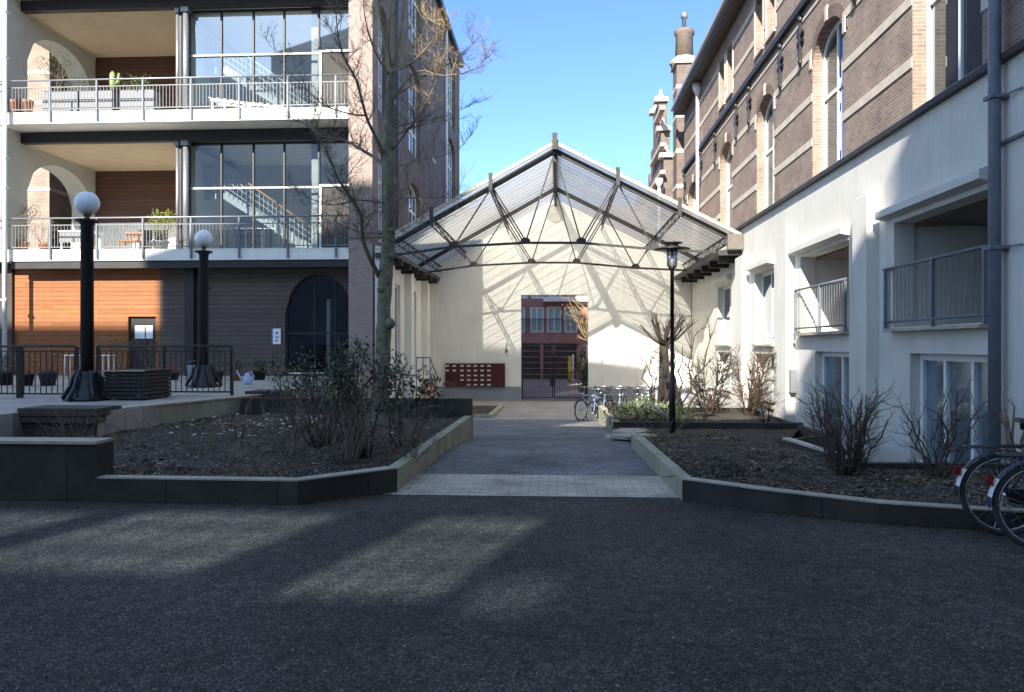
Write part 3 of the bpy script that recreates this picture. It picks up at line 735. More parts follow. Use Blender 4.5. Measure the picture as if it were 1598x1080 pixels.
# brick wing seen through the arches
xw = xat(77, 33.5)
BW = thing('brick_wing', 'striped brick wing seen through the balcony arches', 'building', (xw - 3, 33.5, TZ))
m = MB(); m.box(xw - 8, xw, 33.5, 34, TZ - .5, H(18)); m.build('front_wall', 'brick', BW)
wo_ = [dict(u0=36.2, u1=37.6, v0=H(a), v1=H(b), rise=.3) for a, b in ((4.6, 6.2), (8.6, 11.2), (12.6, 15))] + [dict(u0=40.2, u1=41.6, v0=H(a), v1=H(b), rise=.3) for a, b in ((4.6, 6.2), (8.6, 11.2), (12.6, 15))]
m = MB(); wall(m, (xw - .002, 0, 0), EY, EZ, EX, 34.003, 52, TZ - .5, H(18), .4, wo_); m.build('side_wall', 'brick', BW)
for o in wo_: window(BW, (xw - .002, 0, 0), EY, EZ, EX, o, .15, .1, .08, mull=(.5,), trans=(.5,))
for h in (4.2, 6.9, 9.5, 10.75, 12.1, 14): 
    m = MB(); m.box(xw - 8, xw + .02, 33.48, 33.498, H(h), H(h) + .16); m.box(xw - .005, xw + .02, 33.5, 36.1, H(h), H(h) + .16); m.build('stone_band', 'band', BW)

# ================================================================ RIGHT BUILDING
XR = 5.8
RB = thing('warehouse_building', 'brick building with pale stone bands over a cream rendered lower storey', 'building', (XR, 18, 0))
yA = (yat(1547, XR), yat(1395, XR)); yB = (yat(1325, XR), yat(1249, XR)); yC = (yat(1208, XR), yat(1178, XR)); yD = (yat(1141, XR), yat(1120, XR))
LO, HI = H(.32), H(2.12)
so = [dict(u0=yA[0], u1=yA[1], v0=LO, v1=HI), dict(u0=yB[0], u1=yB[1], v0=LO, v1=HI),
      dict(u0=yC[0], u1=yC[1], v0=H(.05), v1=HI), dict(u0=yD[0], u1=yD[1], v0=H(.05), v1=HI)]
gA = dict(u0=yA[0], u1=yat(1420, XR), v0=-2.2, v1=H(-.12)); gB = dict(u0=yB[0], u1=yat(1272, XR), v0=-2.2, v1=H(-.12))
gC = dict(u0=yC[0], u1=yC[1], v0=H(-1.6), v1=H(-.22)); gD = dict(u0=yD[0], u1=yD[1], v0=H(-1.6), v1=H(-.22))
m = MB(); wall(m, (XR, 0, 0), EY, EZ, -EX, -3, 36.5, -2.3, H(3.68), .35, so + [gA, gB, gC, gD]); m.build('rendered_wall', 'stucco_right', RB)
O_ = (XR, 0, 0)
window(RB, O_, EY, EZ, -EX, so[2], .2, .09, .08, mull=(.5,), trans=(.12,)); window(RB, O_, EY, EZ, -EX, so[3], .2, .09, .08, mull=(.5,), trans=(.12,))
window(RB, O_, EY, EZ, -EX, gC, .2, .09, .08, mull=(.5,), gmat='glass_pale', sill='coping'); window(RB, O_, EY, EZ, -EX, gD, .2, .09, .08, mull=(.5,), gmat='glass_pale', sill='coping')
window(RB, O_, EY, EZ, -EX, gA, .16, .11, .12, mull=(.33, .66), gmat='glass_pale'); window(RB, O_, EY, EZ, -EX, gB, .16, .11, .12, mull=(.4,), gmat='glass_pale')
for (ya, yb), nm in ((yA, 'near'), (yB, 'far')):
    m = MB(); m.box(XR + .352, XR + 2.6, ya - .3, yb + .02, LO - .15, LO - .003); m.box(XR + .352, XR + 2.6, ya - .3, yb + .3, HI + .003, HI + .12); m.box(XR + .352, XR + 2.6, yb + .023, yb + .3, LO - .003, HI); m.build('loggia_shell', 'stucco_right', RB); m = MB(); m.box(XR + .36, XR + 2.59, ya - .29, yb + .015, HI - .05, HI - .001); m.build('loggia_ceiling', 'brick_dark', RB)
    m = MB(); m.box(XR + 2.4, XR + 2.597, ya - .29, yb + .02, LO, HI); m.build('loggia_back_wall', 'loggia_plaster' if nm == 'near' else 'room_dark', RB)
    m = MB(); m.box(XR + 2.33, XR + 2.39, yb - 1.0, yb - .08, LO + .002, HI - .15); m.build('loggia_door', 'steel_dark', RB)
    r_ = MB(); xr = XR - .06
    r_.tube((xr, ya, LO + 1.02), (xr, yb + .28, LO + 1.02), .026, None, 8); r_.tube((xr, ya, LO + .1), (xr, yb + .28, LO + .1), .022, None, 8)
    rl = r_.build('railing', 'pipe', RB)
    b = MB(); y = ya + .06
    while y < yb + .2: b.bar((xr, y, LO + .1), (xr, y, LO + 1.0), .009, .009, (1, 0, 0)); y += .15
    b.build('baluster_panel', 'baluster', rl)
    for y in (yb + .2, (ya + yb) / 2, ya + .05): b = MB(); b.box(xr - .025, xr + .025, y - .025, y + .025, LO - .06, LO + 1.02); b.box(xr, XR - .002, y - .02, y + .02, LO - .04, LO + .0); b.build('post', 'pipe', rl)
for ya, yb in (yA, yB, yC, yD):
    m = MB(); m.prism([(XR - .002, ya - .05, HI + .08), (XR - .19, ya - .05, HI + .12), (XR - .19, ya - .05, HI + .24), (XR - .002, ya - .05, HI + .32)], (0, yb - ya + .4, 0)); m.build('ledge', 'stucco_right', RB)
    m = MB(); m.box(XR - .17, XR - .001, ya - .02, yb + .05, LO - .075, LO - .025) if ya in (yA[0], yB[0]) else m.box(XR - .08, XR - .001, ya - .02, yb + .05, H(.05) - .06, H(.05) - .0); m.build('sill', 'coping', RB)
for pa, pb in ((1352, 1330), (1226, 1212), (1157, 1147)):
    ya, yb = yat(pa, XR - .22), yat(pb, XR - .22)
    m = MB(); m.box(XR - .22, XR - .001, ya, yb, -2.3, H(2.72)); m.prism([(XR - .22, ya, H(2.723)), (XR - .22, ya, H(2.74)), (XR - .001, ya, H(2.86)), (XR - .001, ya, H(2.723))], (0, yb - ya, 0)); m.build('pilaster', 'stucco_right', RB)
m = MB(); m.box(XR - .10, XR + .3, -3, 36.5, H(3.683), H(3.77)); m.build('cornice', 'steel_dark', RB)
# brick storeys
XB = XR + .05
def brickwin(pa, pb, h0, h1, rise): return dict(u0=yat(pa, XB), u1=yat(pb, XB), v0=H(h0), v1=H(h1), rise=rise)
low = [brickwin(1533, 1424, 3.84, 7.05, .62), brickwin(1316, 1268, 3.84, 7.05, .62), brickwin(1208, 1181, 3.84, 7.05, .62), brickwin(1143, 1124, 3.84, 7.05, .62), brickwin(1090, 1074, 3.84, 7.05, .62)]
upp = []
for o in low[:4]:
    c = (o['u0'] + o['u1']) / 2
    for d in (-.62, .62): upp.append(dict(u0=c + d - .42, u1=c + d + .42, v0=H(8.55), v1=H(10.2), rise=.12))
m = MB(); wall(m, (XB, 0, 0), EY, EZ, -EX, -3, 36.5, H(3.773), H(10.75), .4, low + upp); m.build('brick_wall', 'brick', RB)
for o in low: window(RB, (XB, 0, 0), EY, EZ, -EX, o, .22, .10, .09, mull=(.5,), trans=(.55,), sill='coping')
for o in upp: window(RB, (XB, 0, 0), EY, EZ, -EX, o, .2, .07, .07, trans=(.5,), sill='band')
for o in low:                                                   # brick arches with pale impost and key stones
    m = MB(); uc = (o['u0'] + o['u1']) / 2; hw = (o['u1'] - o['u0']) / 2; n = 12
    for k in range(n):
        q = []
        for t, e in ((k, 0.01), (k + 1, 0.01), (k + 1, .27), (k, .27)):
            a_ = math.pi * t / n; q.append((XB - .013, uc + (hw + e) * math.cos(a_), o['v1'] - o['rise'] + (o['rise'] + e) * math.sin(a_)))
        m.prism(q, (.012, 0, 0))
    m.build('brick_arch', 'brick_red', RB)
    for yy in (o['u0'] - .16, o['u1'] + .02): m = MB(); m.box(XB - .035, XB - .001, yy, yy + .14, o['v1'] - o['rise'] - .05, o['v1'] - o['rise'] + .28); m.build('impost_stone', 'band', RB)
    m = MB(); m.box(XB - .035, XB - .001, uc - .08, uc + .08, o['v1'] + .02, o['v1'] + .34); m.build('key_stone', 'band', RB)
def bands(hs, ops, t=.17, skip=.0):
    for h in hs:
        m = MB(); cuts = sorted((o['u0'] - skip, o['u1'] + skip) for o in ops if o['v0'] < H(h) + .1 and o['v1'] > H(h)); y = -3
        for a, b in cuts + [(36.5, 37)]:
            if a > y: m = MB(); m.box(XB - .022, XB - .001, y, a, H(h), H(h) + t); m.build('stone_band', 'band', RB)
            y = b
bands((4.60, 5.63, 6.66), low); bands((7.72,), [], .1); bands((8.95, 9.95), upp)
for o in upp:                                                   # pale jamb stones of the narrow top windows
    for ya in (o['u0'] - .1, o['u1'] + .002): m = MB(); m.box(XB - .03, XB - .002, ya, ya + .098, o['v0'], o['v1']); m.build('jamb_stone', 'band', RB)
m = MB(); m.box(XB - .12, XB - .001, -3, 36.5, H(7.98), H(8.14)); m.build('string_course', 'steel_dark', RB)
for o in low:
    for y in (o['u0'] - .75, o['u1'] + .75):
        m = MB(); z = H(7.0); x = XB - .05
        m.bar((x, y, z - .2), (x, y, z + .8), .07, .07, (0, 1, 0)); m.bar((x, y - .2, z + .25), (x, y + .2, z + .47), .06, .06, (1, 0, 0)); m.bar((x, y - .2, z + .47), (x, y + .2, z + .25), .06, .06, (1, 0, 0))
        m.lathe([(.01, -.12), (.085, -.03), (.085, .05), (.01, .14)], (x, y, z + .8), 8); m.lathe([(.01, -.16), (.06, -.02), (.06, .03), (.01, .1)], (x, y, z - .2), 8); m.build('wall_anchor', 'iron', RB)
m = MB(); m.prism([(XB + .3, -3, H(10.753)), (XB - .46, -3, H(10.753)), (XB - .46, -3, H(10.87)), (XB - .4, -3, H(11.0)), (XB + .3, -3, H(11.0))], (0, 39.8, 0)); m.build('eave', 'steel_dark', RB)
m = MB(); m.box(XB - .58, XB - .41, -3, 36.9, H(10.96), H(11.1)); m.build('gutter', 'zinc', RB)
m = MB(); m.prism([(XB - .4, -3, H(11.003)), (XB + 4.5, -3, H(14.6)), (XB + 9, -3, H(11.203))], (0, 39.6, 0)); m.build('roof', 'zinc', RB)
m = MB(); m.box(XR + 8.6, XR + 9, -3, 36.5, -2.3, H(11.2)); m.box(XR + .36, XR + 8.59, 36.1, 36.5, -2.3, H(11.2)); m.box(XR + .36, XR + 8.59, -3, -2.7, -2.3, H(11.2)); m.build('rear_walls', 'brick', RB)
m = MB(); m.box(XR + .5, XR + 8.5, 3, 36, H(3.5), H(3.66)); m.build('floor_slab', 'room', RB)
y = yat(1552, XR - .14); m = MB(); m.tube((XR - .14, y, -2.3), (XR - .14, y, H(11.2)), .075, None, 12)
for z in (-.3, H(1.25), H(3.2), H(6.6)): m.box(XR - .235, XR - .001, y - .095, y + .095, z, z + .05); m.bar((XR - .1, y, z + .02), (XR - .02, y - .4, z + .02), .02)
m.build('downpipe', 'pipe', RB)
m = MB(); m.box(XR - .05, XR - .001, yat(1582, XR) - .5, yat(1582, XR) + .3, H(2.62), H(2.66)); m.build('cable_duct', 'pipe', RB)
y = yat(1089, XB - .12); m = MB(); m.tube((XB - .13, y, H(3.8)), (XB - .13, y, H(10.2)), .07, None, 10); m.lathe([(.07, 10.2 + EYE), (.2, 10.5 + EYE), (.22, 10.74 + EYE)], (XB - .13, y, 0), 10); m.build('downpipe', 'pipe_white', RB)
p = PX(1240, 596, XR); m = MB(); m.box(XR - .16, XR - .002, p.y - .25, p.y + .25, p.z - .25, p.z + .3); m.build('meter_box', 'galv', RB)
# chimney stack at the far end
ch = MB(); cy = 38.0; c0, c1 = xat(1056, cy), xat(1086, cy)
ch.box(c0, c1, cy, cy + 1.2, H(3), H(13.6)); CH = ch.build('chimney', 'brick_dark', RB)
for h in (7.6, 9.3, 11.0, 12.4): m = MB(); m.box(c0 - .02, c1 + .02, cy - .02, cy + 1.22, H(h), H(h) + .2); m.build('stone_band', 'band', CH)
m = MB(); m.prism([(c0 - .12, cy - .12, H(13.603)), (c1 + .12, cy - .12, H(13.603)), (c1 + .12, cy + 1.3, H(13.603)), (c0 - .12, cy + 1.3, H(13.603))], (0, 0, .16)); m.lathe([(.75, H(13.77)), (.55, H(14.05))], ((c0 + c1) / 2, cy + .6, 0), 8); m.build('cap', 'band', CH)
m = MB(); m.lathe([(.44, H(14.06)), (.42, H(15.1)), (.5, H(15.2)), (.5, H(15.4))], ((c0 + c1) / 2, cy + .6, 0), 8); m.build('flue', 'brick_dark', CH)
m = MB(); m.lathe([(.1, H(15.403)), (.1, H(16.0)), (.17, H(16.02)), (.17, H(16.25)), (.1, H(16.3))], ((c0 + c1) / 2, cy + .6, 0), 10); m.build('chimney_pot', 'galv', CH)

# stepped gable beyond it
GB = thing('gabled_building', 'ornate stepped brick gable with white finials behind the chimney', 'building', (6.2, 44, 0))
gy = 43.0; gx0, gx1 = xat(1031, gy), xat(1058, gy)
m = MB()
m.box(gx0 + .25, 15, gy, 56, -1, H(8.2)); m.box(gx0 + .25, gx0 + .75, gy + .6, gy + 8, H(8.203), H(10.4)); m.box(gx0 + .25, gx0 + .75, gy + 1.8, gy + 6.6, H(10.403), H(12.2)); m.box(gx0 + .25, gx0 + .75, gy + 2.9, gy + 5.4, H(12.203), H(14.2)); m.build('gable_wall', 'brick_dark', GB)
for yy, h in ((gy + .6, 10.4), (gy + 1.8, 12.2), (gy + 2.9, 14.2), (gy + 5.2, 14.2)):
    m = MB(); m.box(gx0 + .0, gx0 + .8, yy - .2, yy + .5, H(h) + .003, H(h) + .25); m.lathe([(.16, H(h) + .25), (.22, H(h) + .38), (.08, H(h) + .55), (.12, H(h) + .66), (.02, H(h) + .8)], (gx0 + .4, yy + .15, 0), 8); m.build('finial', 'band', GB)
for h in (5.2, 6.6, 8.0, 9.4, 10.9, 12.9): m = MB(); m.box(gx0 - .02, gx0 + .245, gy - .02, gy + (7 if h < 8.3 else 3 if h > 12 else 5), H(h), H(h) + .2); m.build('stone_band', 'band', GB)
m = MB(); m.tube((gx0 - .1, gy - .1, H(3.5)), (gx0 - .1, gy - .1, H(8.6)), .08, None, 10); m.lathe([(.08, H(8.6)), (.22, H(8.9)), (.22, H(9.1))], (gx0 - .1, gy - .1, 0), 10); m.build('downpipe', 'pipe_white', GB)
fx = xat(1006, 60)
FB = thing('distant_house', 'distant brick house roof just showing over the canopy', 'building', (fx + 3, 60, 0))
m = MB(); m.box(fx, fx + 9, 60, 68, -.8, H(11)); m.build('wall', 'brick_red', FB)
m = MB(); m.prism([(fx - .2, 59.8, H(11.003)), (fx - .2, 64, H(12.2)), (fx - .2, 68.2, H(11.003))], (9.4, 0, 0)); m.build('roof', 'tile_roof', FB)
m = MB(); m.box(fx + .5, fx + .9, 61, 62, H(11.3), H(13.4)); m.build('chimney', 'brick_red', FB)

# ================================================================ PASSAGE HALL : gable wall, side wall, canopy
WY, AY, BY = 34.2, 25.2, 31.2
xl, xr_ = xat(612, AY), 5.72
xm = xat(866, AY); hE, hT = 3.35, 6.32
PH = thing('passage_hall', 'cream gable wall with open gateway under a glazed steel truss canopy', 'passage hall', (0, 30, -.8))
q0, q1 = xat(813, WY), xat(918, WY); gh = PY(866, 460, WY).z
m = MB(); wall(m, (0, WY, 0), EX, EZ, -EY, -6.0, 5.78, -.8, H(hE), .45, [dict(u0=q0, u1=q1, v0=-.8, v1=gh)])
for yy in (WY, WY + .45): m.poly([(-5.95, yy, H(hE)), (5.78, yy, H(hE)), (5.78, yy, H(hE + .10)), (xm, yy, H(hT + .10)), (xl - .3, yy, H(hE) + .01)])
m.build('gable_wall', 'stucco', PH)
for a, b in ((-5.99, q0), (q1, 5.77)): m = MB(); m.box(a, b, WY - .025, WY - .002, -.79, PY(700, 603, WY).z); m.build('plinth', 'plinth', PH)
c = PY(867, 333, WY); m = MB(); 
m.prism([(c.x + .40 * math.cos(k * math.pi / 12), WY - .03, c.z + .40 * math.sin(k * math.pi / 12)) for k in range(24)], (0, .028, 0)); m.build('round_vent', 'vent', PH)
# left side wall
lw = -5.72
wo1 = dict(u0=27.0, u1=28.2, v0=H(-1.3), v1=H(2.2)); wo2 = dict(u0=30.2, u1=31.4, v0=H(-1.3), v1=H(2.2))
m = MB(); wall(m, (lw, 0, 0), EY, EZ, EX, 25.05, WY - .003, -.8, H(hE - .1), .2, [wo1, wo2]); m.build('side_wall', 'stucco', PH)
for o in (wo1, wo2): window(PH, (lw, 0, 0), EY, EZ, EX, o, .1, .09, .06, mull=(.5,), gmat='glass_pale')
for ya, yb in ((25.06, 26.0), (29.0, 29.5), (32.6, 33.2)): m = MB(); m.box(lw + .002, lw + .26, ya, yb, -.8, H(hE - .25)); m.build('pilaster', 'stucco', PH)
# roof sheets
def sheet(xa, za, xb, zb):
    mb = MB(); prof = []; y = 24.85
    while y < WY + .5: prof += [(y, 0), (y + .09, 0), (y + .14, .05), (y + .24, .05), (y + .29, 0)]; y += .30
    vs = []; fs = []
    for (yy, dz) in prof: vs += [(xa, yy, za + dz), (xb, yy, zb + dz)]
    for i in range(len(prof) - 1):
        if prof[i + 1][0] - prof[i][0] > 1e-6: fs.append((2 * i, 2 * i + 1, 2 * i + 3, 2 * i + 2))
    mb.add(vs, fs); return mb
zE, zT = H(hE + .12), H(hT + .12)
for k in range(16):
    y = 25.35 + .57 * k
    for xa, za in ((xl - .3, zE - .17), (xr_ - .02, zE - .03)): g = MB(); g.bar((xa, y, za), (xm, y, zT - .03), .012, .02); g.build('glazing_bar', 'glaze_bar', PH)
o = sheet(xl - .35, zE - .15, xm, zT).build('roof_sheet', 'roof', PH); o = sheet(xr_ + .0, zE, xm, zT).build('roof_sheet', 'roof', PH)
m = MB(); m.bar((xm, 24.8, zT + .05), (xm, WY + .5, zT + .05), .22, .09); m.build('ridge_cap', 'truss_lit', PH)
m = MB(); m.bar((xl - .35, 24.82, zE - .13), (xm, 24.82, zT + .02), .04, .11); m.bar((xr_, 24.82, zE + .02), (xm, 24.82, zT + .02), .04, .11); m.build('verge_board', 'coping', PH)
def rf(x):                                                     # underside height of the rafters at x
    return H(hT) - (hT - hE) * ((xm - x) / (xm - xl) if x < xm else (x - xm) / (xr_ - xm))
nd = [xat(676, AY), xat(767, AY), xat(963, AY), xat(1058, AY)]
lo = [PY(708, 385, AY), PY(820, 379, AY), PY(907, 379, AY), PY(1021, 389, AY)]
eL, eR = Vector((xl, AY, H(2.95))), Vector((xr_, AY, H(2.95)))
for y in (AY, BY):
    t = MB(); D = Vector((0, y - AY, 0)); top = [Vector((x, AY, rf(x) - .04)) for x in nd]; ap = Vector((xm, AY, rf(xm) - .04))
    for a, b in ((Vector((xl - .2, AY, rf(xl) - .14)), ap), (Vector((xr_, AY, rf(xr_) - .04)), ap)): t.bar(a + D, b + D, .10, .15)
    ch_ = [eL] + lo + [eR]
    for a, b in zip(ch_, ch_[1:]): t.bar(a + D, b + D, .06, .075)
    for a, b in ((ap, lo[1]), (ap, lo[2]), (top[1], lo[1]), (top[1], lo[0]), (top[2], lo[2]), (top[2], lo[3]), (top[0], lo[0]), (top[3], lo[3])):
        for s_ in ((-.03, .03) if a in (top[1], top[2]) and b in (lo[1], lo[2]) else (0,)): t.bar(a + D + Vector((s_ * 1.6, 0, 0)), b + D + Vector((s_ * 1.6, 0, 0)), .042, .042)
    t.bar(ap + D + Vector((0, 0, .3)), ap + D + Vector((0, 0, -.35)), .14, .14)
    tr = t.build('truss', 'truss', PH)
    for q in lo:
        g = MB(); q = q + D; g.prism([(q.x - .17, y - .04, q.z - .03), (q.x + .17, y - .04, q.z - .03), (q.x + .15, y - .04, q.z + .1), (q.x + .06, y - .04, q.z + .17), (q.x - .06, y - .04, q.z + .17), (q.x - .15, y - .04, q.z + .1)], (0, .08, 0)); g.build('gusset_plate', 'truss', tr)
for x in nd + [xl + .25, xr_ - .3]:
    g = MB(); z = rf(x) + .015; dn = -.26
    g.bar((x, 24.9, z), (x, WY - .01, z), .055, .05); g.bar((x, 24.9, z + dn), (x, WY - .01, z + dn), .04, .04)
    y = 24.95; k = 0
    while y < WY - .5: g.bar((x, y, z if k % 2 else z + dn), (x, y + .5, z + dn if k % 2 else z), .02, .02); y += .5; k += 1
    if x in nd: g.bar((x, 24.85, z - .25), (x, 24.85, z + .33), .11, .12)
    g.build('purlin', 'truss', PH)
g = MB(); g.bar((xm, 24.9, rf(xm) - .1), (xm, WY - .01, rf(xm) - .1), .1, .2); g.bar((xm, 24.78, rf(xm) - .1), (xm, 24.78, rf(xm) + .42), .16, .16); g.build('ridge_beam', 'truss', PH)
for x, sx in ((xl - .05, 1), (5.5, -1)):
    for y in (25.4, 26.9, 28.4, 29.9, 31.4, 32.9):
        g = MB(); g.bar((x - .3 * sx, y, H(2.75)), (x + .35 * sx, y, H(2.75)), .14, .2); g.build('bracket', 'truss', PH)
    g = MB(); g.box(x - .45, x + .25 if sx > 0 else x + .27, 24.95, WY - .02, H(2.86), H(3.02)); g.build('eave_beam', 'truss', PH)
g = MB(); g.box(5.30, 5.78, 24.7, 24.84, H(3.02), H(3.5)); g.build('gutter_box', 'truss_lit', PH)

# letterboxes on the gable wall
a, b = PY(695, 567, WY - .1), PY(788, 603, WY - .1)
MBX = thing('letterbox_bank', 'dark red bank of letterboxes on the cream gable wall left of the gate', 'letterboxes', ((a.x + b.x) / 2, WY - .1, b.z))
m = MB(); m.box(a.x, b.x, WY - .16, WY - .028, b.z, a.z); m.build('cabinet', 'mailbox', MBX)
cols = [698, 709, 721, 731.5, 742, 752.5, 763]; rows = [571, 578.3, 586, 593, 600.5]
for i, cx in enumerate(cols):
    for j, ry in enumerate(rows):
        if (i < 2 and j > 1) or (i == 2 and j > 3): continue
        q = PY(cx, ry, WY - .16); m = MB(); m.box(q.x - .075, q.x + .075, WY - .178, WY - .161, q.z - .035, q.z + .035); m.build('letter_slot', 'silver', MBX)
m = MB()
for cx in cols[1:]:
    q = PY(cx - 5.3, 580, WY - .16); m.box(q.x - .006, q.x + .006, WY - .166, WY - .161, b.z + .03, a.z - .03)
for ry in rows[1:]:
    q = PY(740, ry - 3.6, WY - .16); m.box(a.x + .03, PY(768, 580, WY).x, WY - .167, WY - .1612, q.z - .005, q.z + .005)
m.build('door_joint', 'tyre', MBX)
p = PY(790, 547, WY - .03); m = MB(); m.box(p.x - .06, p.x + .06, WY - .1, WY - .002, p.z - .08, p.z + .05); m.tube((p.x, WY - .06, p.z + .05), (p.x + .02, WY - .06, p.z + .35), .015, None, 6)
tag(m.build('door_bell', 'pipe'), 'small grey bell fitting on the cream wall above the letterboxes', 'door bell')

# gate
GT = thing('entrance_gate', 'black barred double gate standing in the gateway', 'gate', ((q0 + q1) / 2, WY + .2, -.8))
gm = PY(864, 600, WY + .2).x
for xa, xb in ((q0 + .02, gm - .02), (gm + .02, q1 - .02)):
    m = MB(); zt = PY(864, 538, WY + .2).z; z0 = -.72; y = WY + .2
    for x in (xa + .03, xb - .03): m.bar((x, y, z0), (x, y, zt), .055, .055, (1, 0, 0))
    for z in (z0 + .03, z0 + 1.15, zt - .03): m.bar((xa + .06, y, z), (xb - .06, y, z), .04, .04)
    lf = m.build('gate_leaf', 'fence', GT)
    m = MB(); x = xa + .13
    while x < xb - .06: m.bar((x, y, z0 + .05), (x, y, z0 + 1.13), .014, .014, (1, 0, 0)); x += .1
    x = xa + .2
    while x < xb - .06: m.bar((x, y, z0 + 1.17), (x, y, zt - .05), .012, .012, (1, 0, 0)); x += .3
    m.build('bar_panel', 'fence', lf)
q = PY(862, 597, WY + .15); m = MB(); m.box(q.x - .1, q.x + .08, WY + .1, WY + .17, q.z - .16, q.z + .16); m.build('lock_box', 'iron', GT)

# street house beyond the gate
SH = thing('street_house', 'purple brown brick house with white windows across the street, seen through the gate', 'house', (0, 56, -.8))
SY = 56.0
def sp(px, py): return PY(px, py, SY)
wins = []
for a, b in ((806, 819.5), (827, 848.5), (853, 876), (880, 902)):
    wins.append(dict(u0=sp(a, 500).x, u1=sp(b, 500).x, v0=sp(850, 519).z, v1=sp(850, 478).z))
for a, b in ((812, 824), (829, 848), (856, 875)): wins.append(dict(u0=sp(a, 500).x, u1=sp(b, 500).x, v0=sp(850, 466).z, v1=sp(850, 440).z))
gar = dict(u0=sp(797, 500).x, u1=sp(900, 500).x, v0=-.79, v1=sp(850, 536).z)
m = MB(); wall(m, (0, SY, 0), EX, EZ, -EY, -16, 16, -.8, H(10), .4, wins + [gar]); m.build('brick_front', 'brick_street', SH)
for o in wins: window(SH, (0, SY, 0), EX, EZ, -EY, o, .1, .13, .08, mull=(.5,), gmat='glass_street')
m = MB(); m.box(gar['u0'] + .01, gar['u1'] - .01, SY + .2, SY + .3, -.78, gar['v1'] - .01); g = m.build('garage_front', 'room_dark', SH)
m = MB()
for k in range(7): zz = -.5 + k * .42; m.box(gar['u0'] + .02, gar['u1'] - .02, SY + .16, SY + .198, zz, zz + .07)
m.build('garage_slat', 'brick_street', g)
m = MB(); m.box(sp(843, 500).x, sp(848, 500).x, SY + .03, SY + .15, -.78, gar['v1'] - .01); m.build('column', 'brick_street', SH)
a = sp(848, 469); m = MB(); m.box(a.x, a.x + 4, SY - .7, SY - .002, a.z - .1, a.z + .22); m.build('canopy', 'white', SH)
m = MB(); zz = sp(850, 498).z; m.bar((-4, SY - .1, zz), (2, SY - .1, zz), .05); x = -4
while x < 2: m.bar((x, SY - .1, sp(850, 519).z), (x, SY - .1, zz), .025, .025, (1, 0, 0)); x += .16
m.build('window_railing', 'steel_dark', SH)
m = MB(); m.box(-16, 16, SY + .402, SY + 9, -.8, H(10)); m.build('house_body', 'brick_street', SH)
q = PY(889, 592, 52); m = MB(); m.tube((q.x, 52, -.8), (q.x, 52, PY(889, 563, 52).z), .12, None, 10); m.tube((q.x, 52, PY(889, 563, 52).z), (q.x, 52, PY(889, 556, 52).z), .125, None, 10)
tag(m.build('bollard', 'yellow'), 'tall yellow post in the street beyond the gate', 'post')
q = PY(894, 590, 53); m = MB(); m.tube((q.x, 53, -.8), (q.x, 53, PY(894, 553, 53).z), .07, None, 8); m.box(q.x - .1, q.x + .1, 52.9, 53.1, -.8, -.6)
tag(m.build('street_pole', 'pipe_white'), 'white pole beside the yellow post in the street', 'pole')

# ================================================================ BUILDINGS BEHIND THE CAMERA (they shade the court)
kx, kz = SUN_DIR.x / SUN_DIR.y, -SUN_DIR.z / SUN_DIR.y
YB = -15.0
def sh(X0, h0, y=YB): return Vector((X0 + kx * y, y, EYE + h0 - kz * y))      # where a sun ray that meets Y = 0 at (X0, h0) comes from
CB = thing('courtyard_building', 'tall unseen wing, its pale stucco added for bounce light, closing the court behind the viewer', 'building', (-17, YB, 0))
def shade_wall(X0a, X0b, prof, name, matn='stucco', ops=()):  # pale stucco chosen to bounce fill light into the court
    a, b = sh(X0a, 0).x, sh(X0b, 0).x; mb = MB()
    zmin = min(sh(0, h).z for _, h in prof) - .3
    wall(mb, (0, YB, 0), EX, EZ, EY, a, b, 0, zmin, .5, list(ops))
    pts = [(a, zmin)] + [(b, zmin)] + [(sh(x, h).x, sh(x, h).z) for x, h in reversed(prof)]
    for yy in (YB, YB - .5): mb.poly([(x, yy, z) for x, z in pts])
    for p, q in zip(pts[1:], pts[2:] + pts[:1]): mb.poly([(p[0], YB, p[1]), (q[0], YB, q[1]), (q[0], YB - .5, q[1]), (p[0], YB - .5, p[1])])
    return mb.build(name, matn, CB)
def pat(X0a, X0b, h0a, h0b): return dict(u0=sh(X0a, 0).x, u1=sh(X0b, 0).x, v0=sh(0, h0a).z, v1=sh(0, h0b).z)
op1 = [pat(-8.4, -6.45, 1.35, 2.75)]; op2 = [pat(-6.2, -4.1, 1.45, 2.8), pat(-3.35, -2.2, 1.2, 2.75), pat(-2.1, -1.5, 1.05, 1.75)]  # unseen openings added to throw the light patches on the gravel
shade_wall(-60, -20.95, [(-60, 15.35), (-20.95, 15.35)], 'low_wing')
shade_wall(-20.93, -6.15, [(-20.93, 17.3), (-13.6, 19.55), (-6.15, 18.7)], 'tall_wing', ops=op1)
shade_wall(-6.12, 1.7, [(-6.12, 9.5), (.2, 9.6), (.25, 10.2), (1.7, 10.4)], 'link_wing', ops=op2)
shade_wall(1.73, 30, [(1.73, 11.0), (2.3, 11.35), (3.5, 11.0), (30, 11.4)], 'right_wing')
M['glass_patch'] = glassm('light_patch_glazing', (.44, .58, .74), .1, .05)
for o in op1 + op2: window(CB, (0, YB, 0), EX, EZ, EY, o, .2, .05, .05, mull=(.25, .5, .75), trans=(.33, .66), fmat='steel_dark', gmat='glass_patch')  # added glazing that dims and cools the gravel light patches
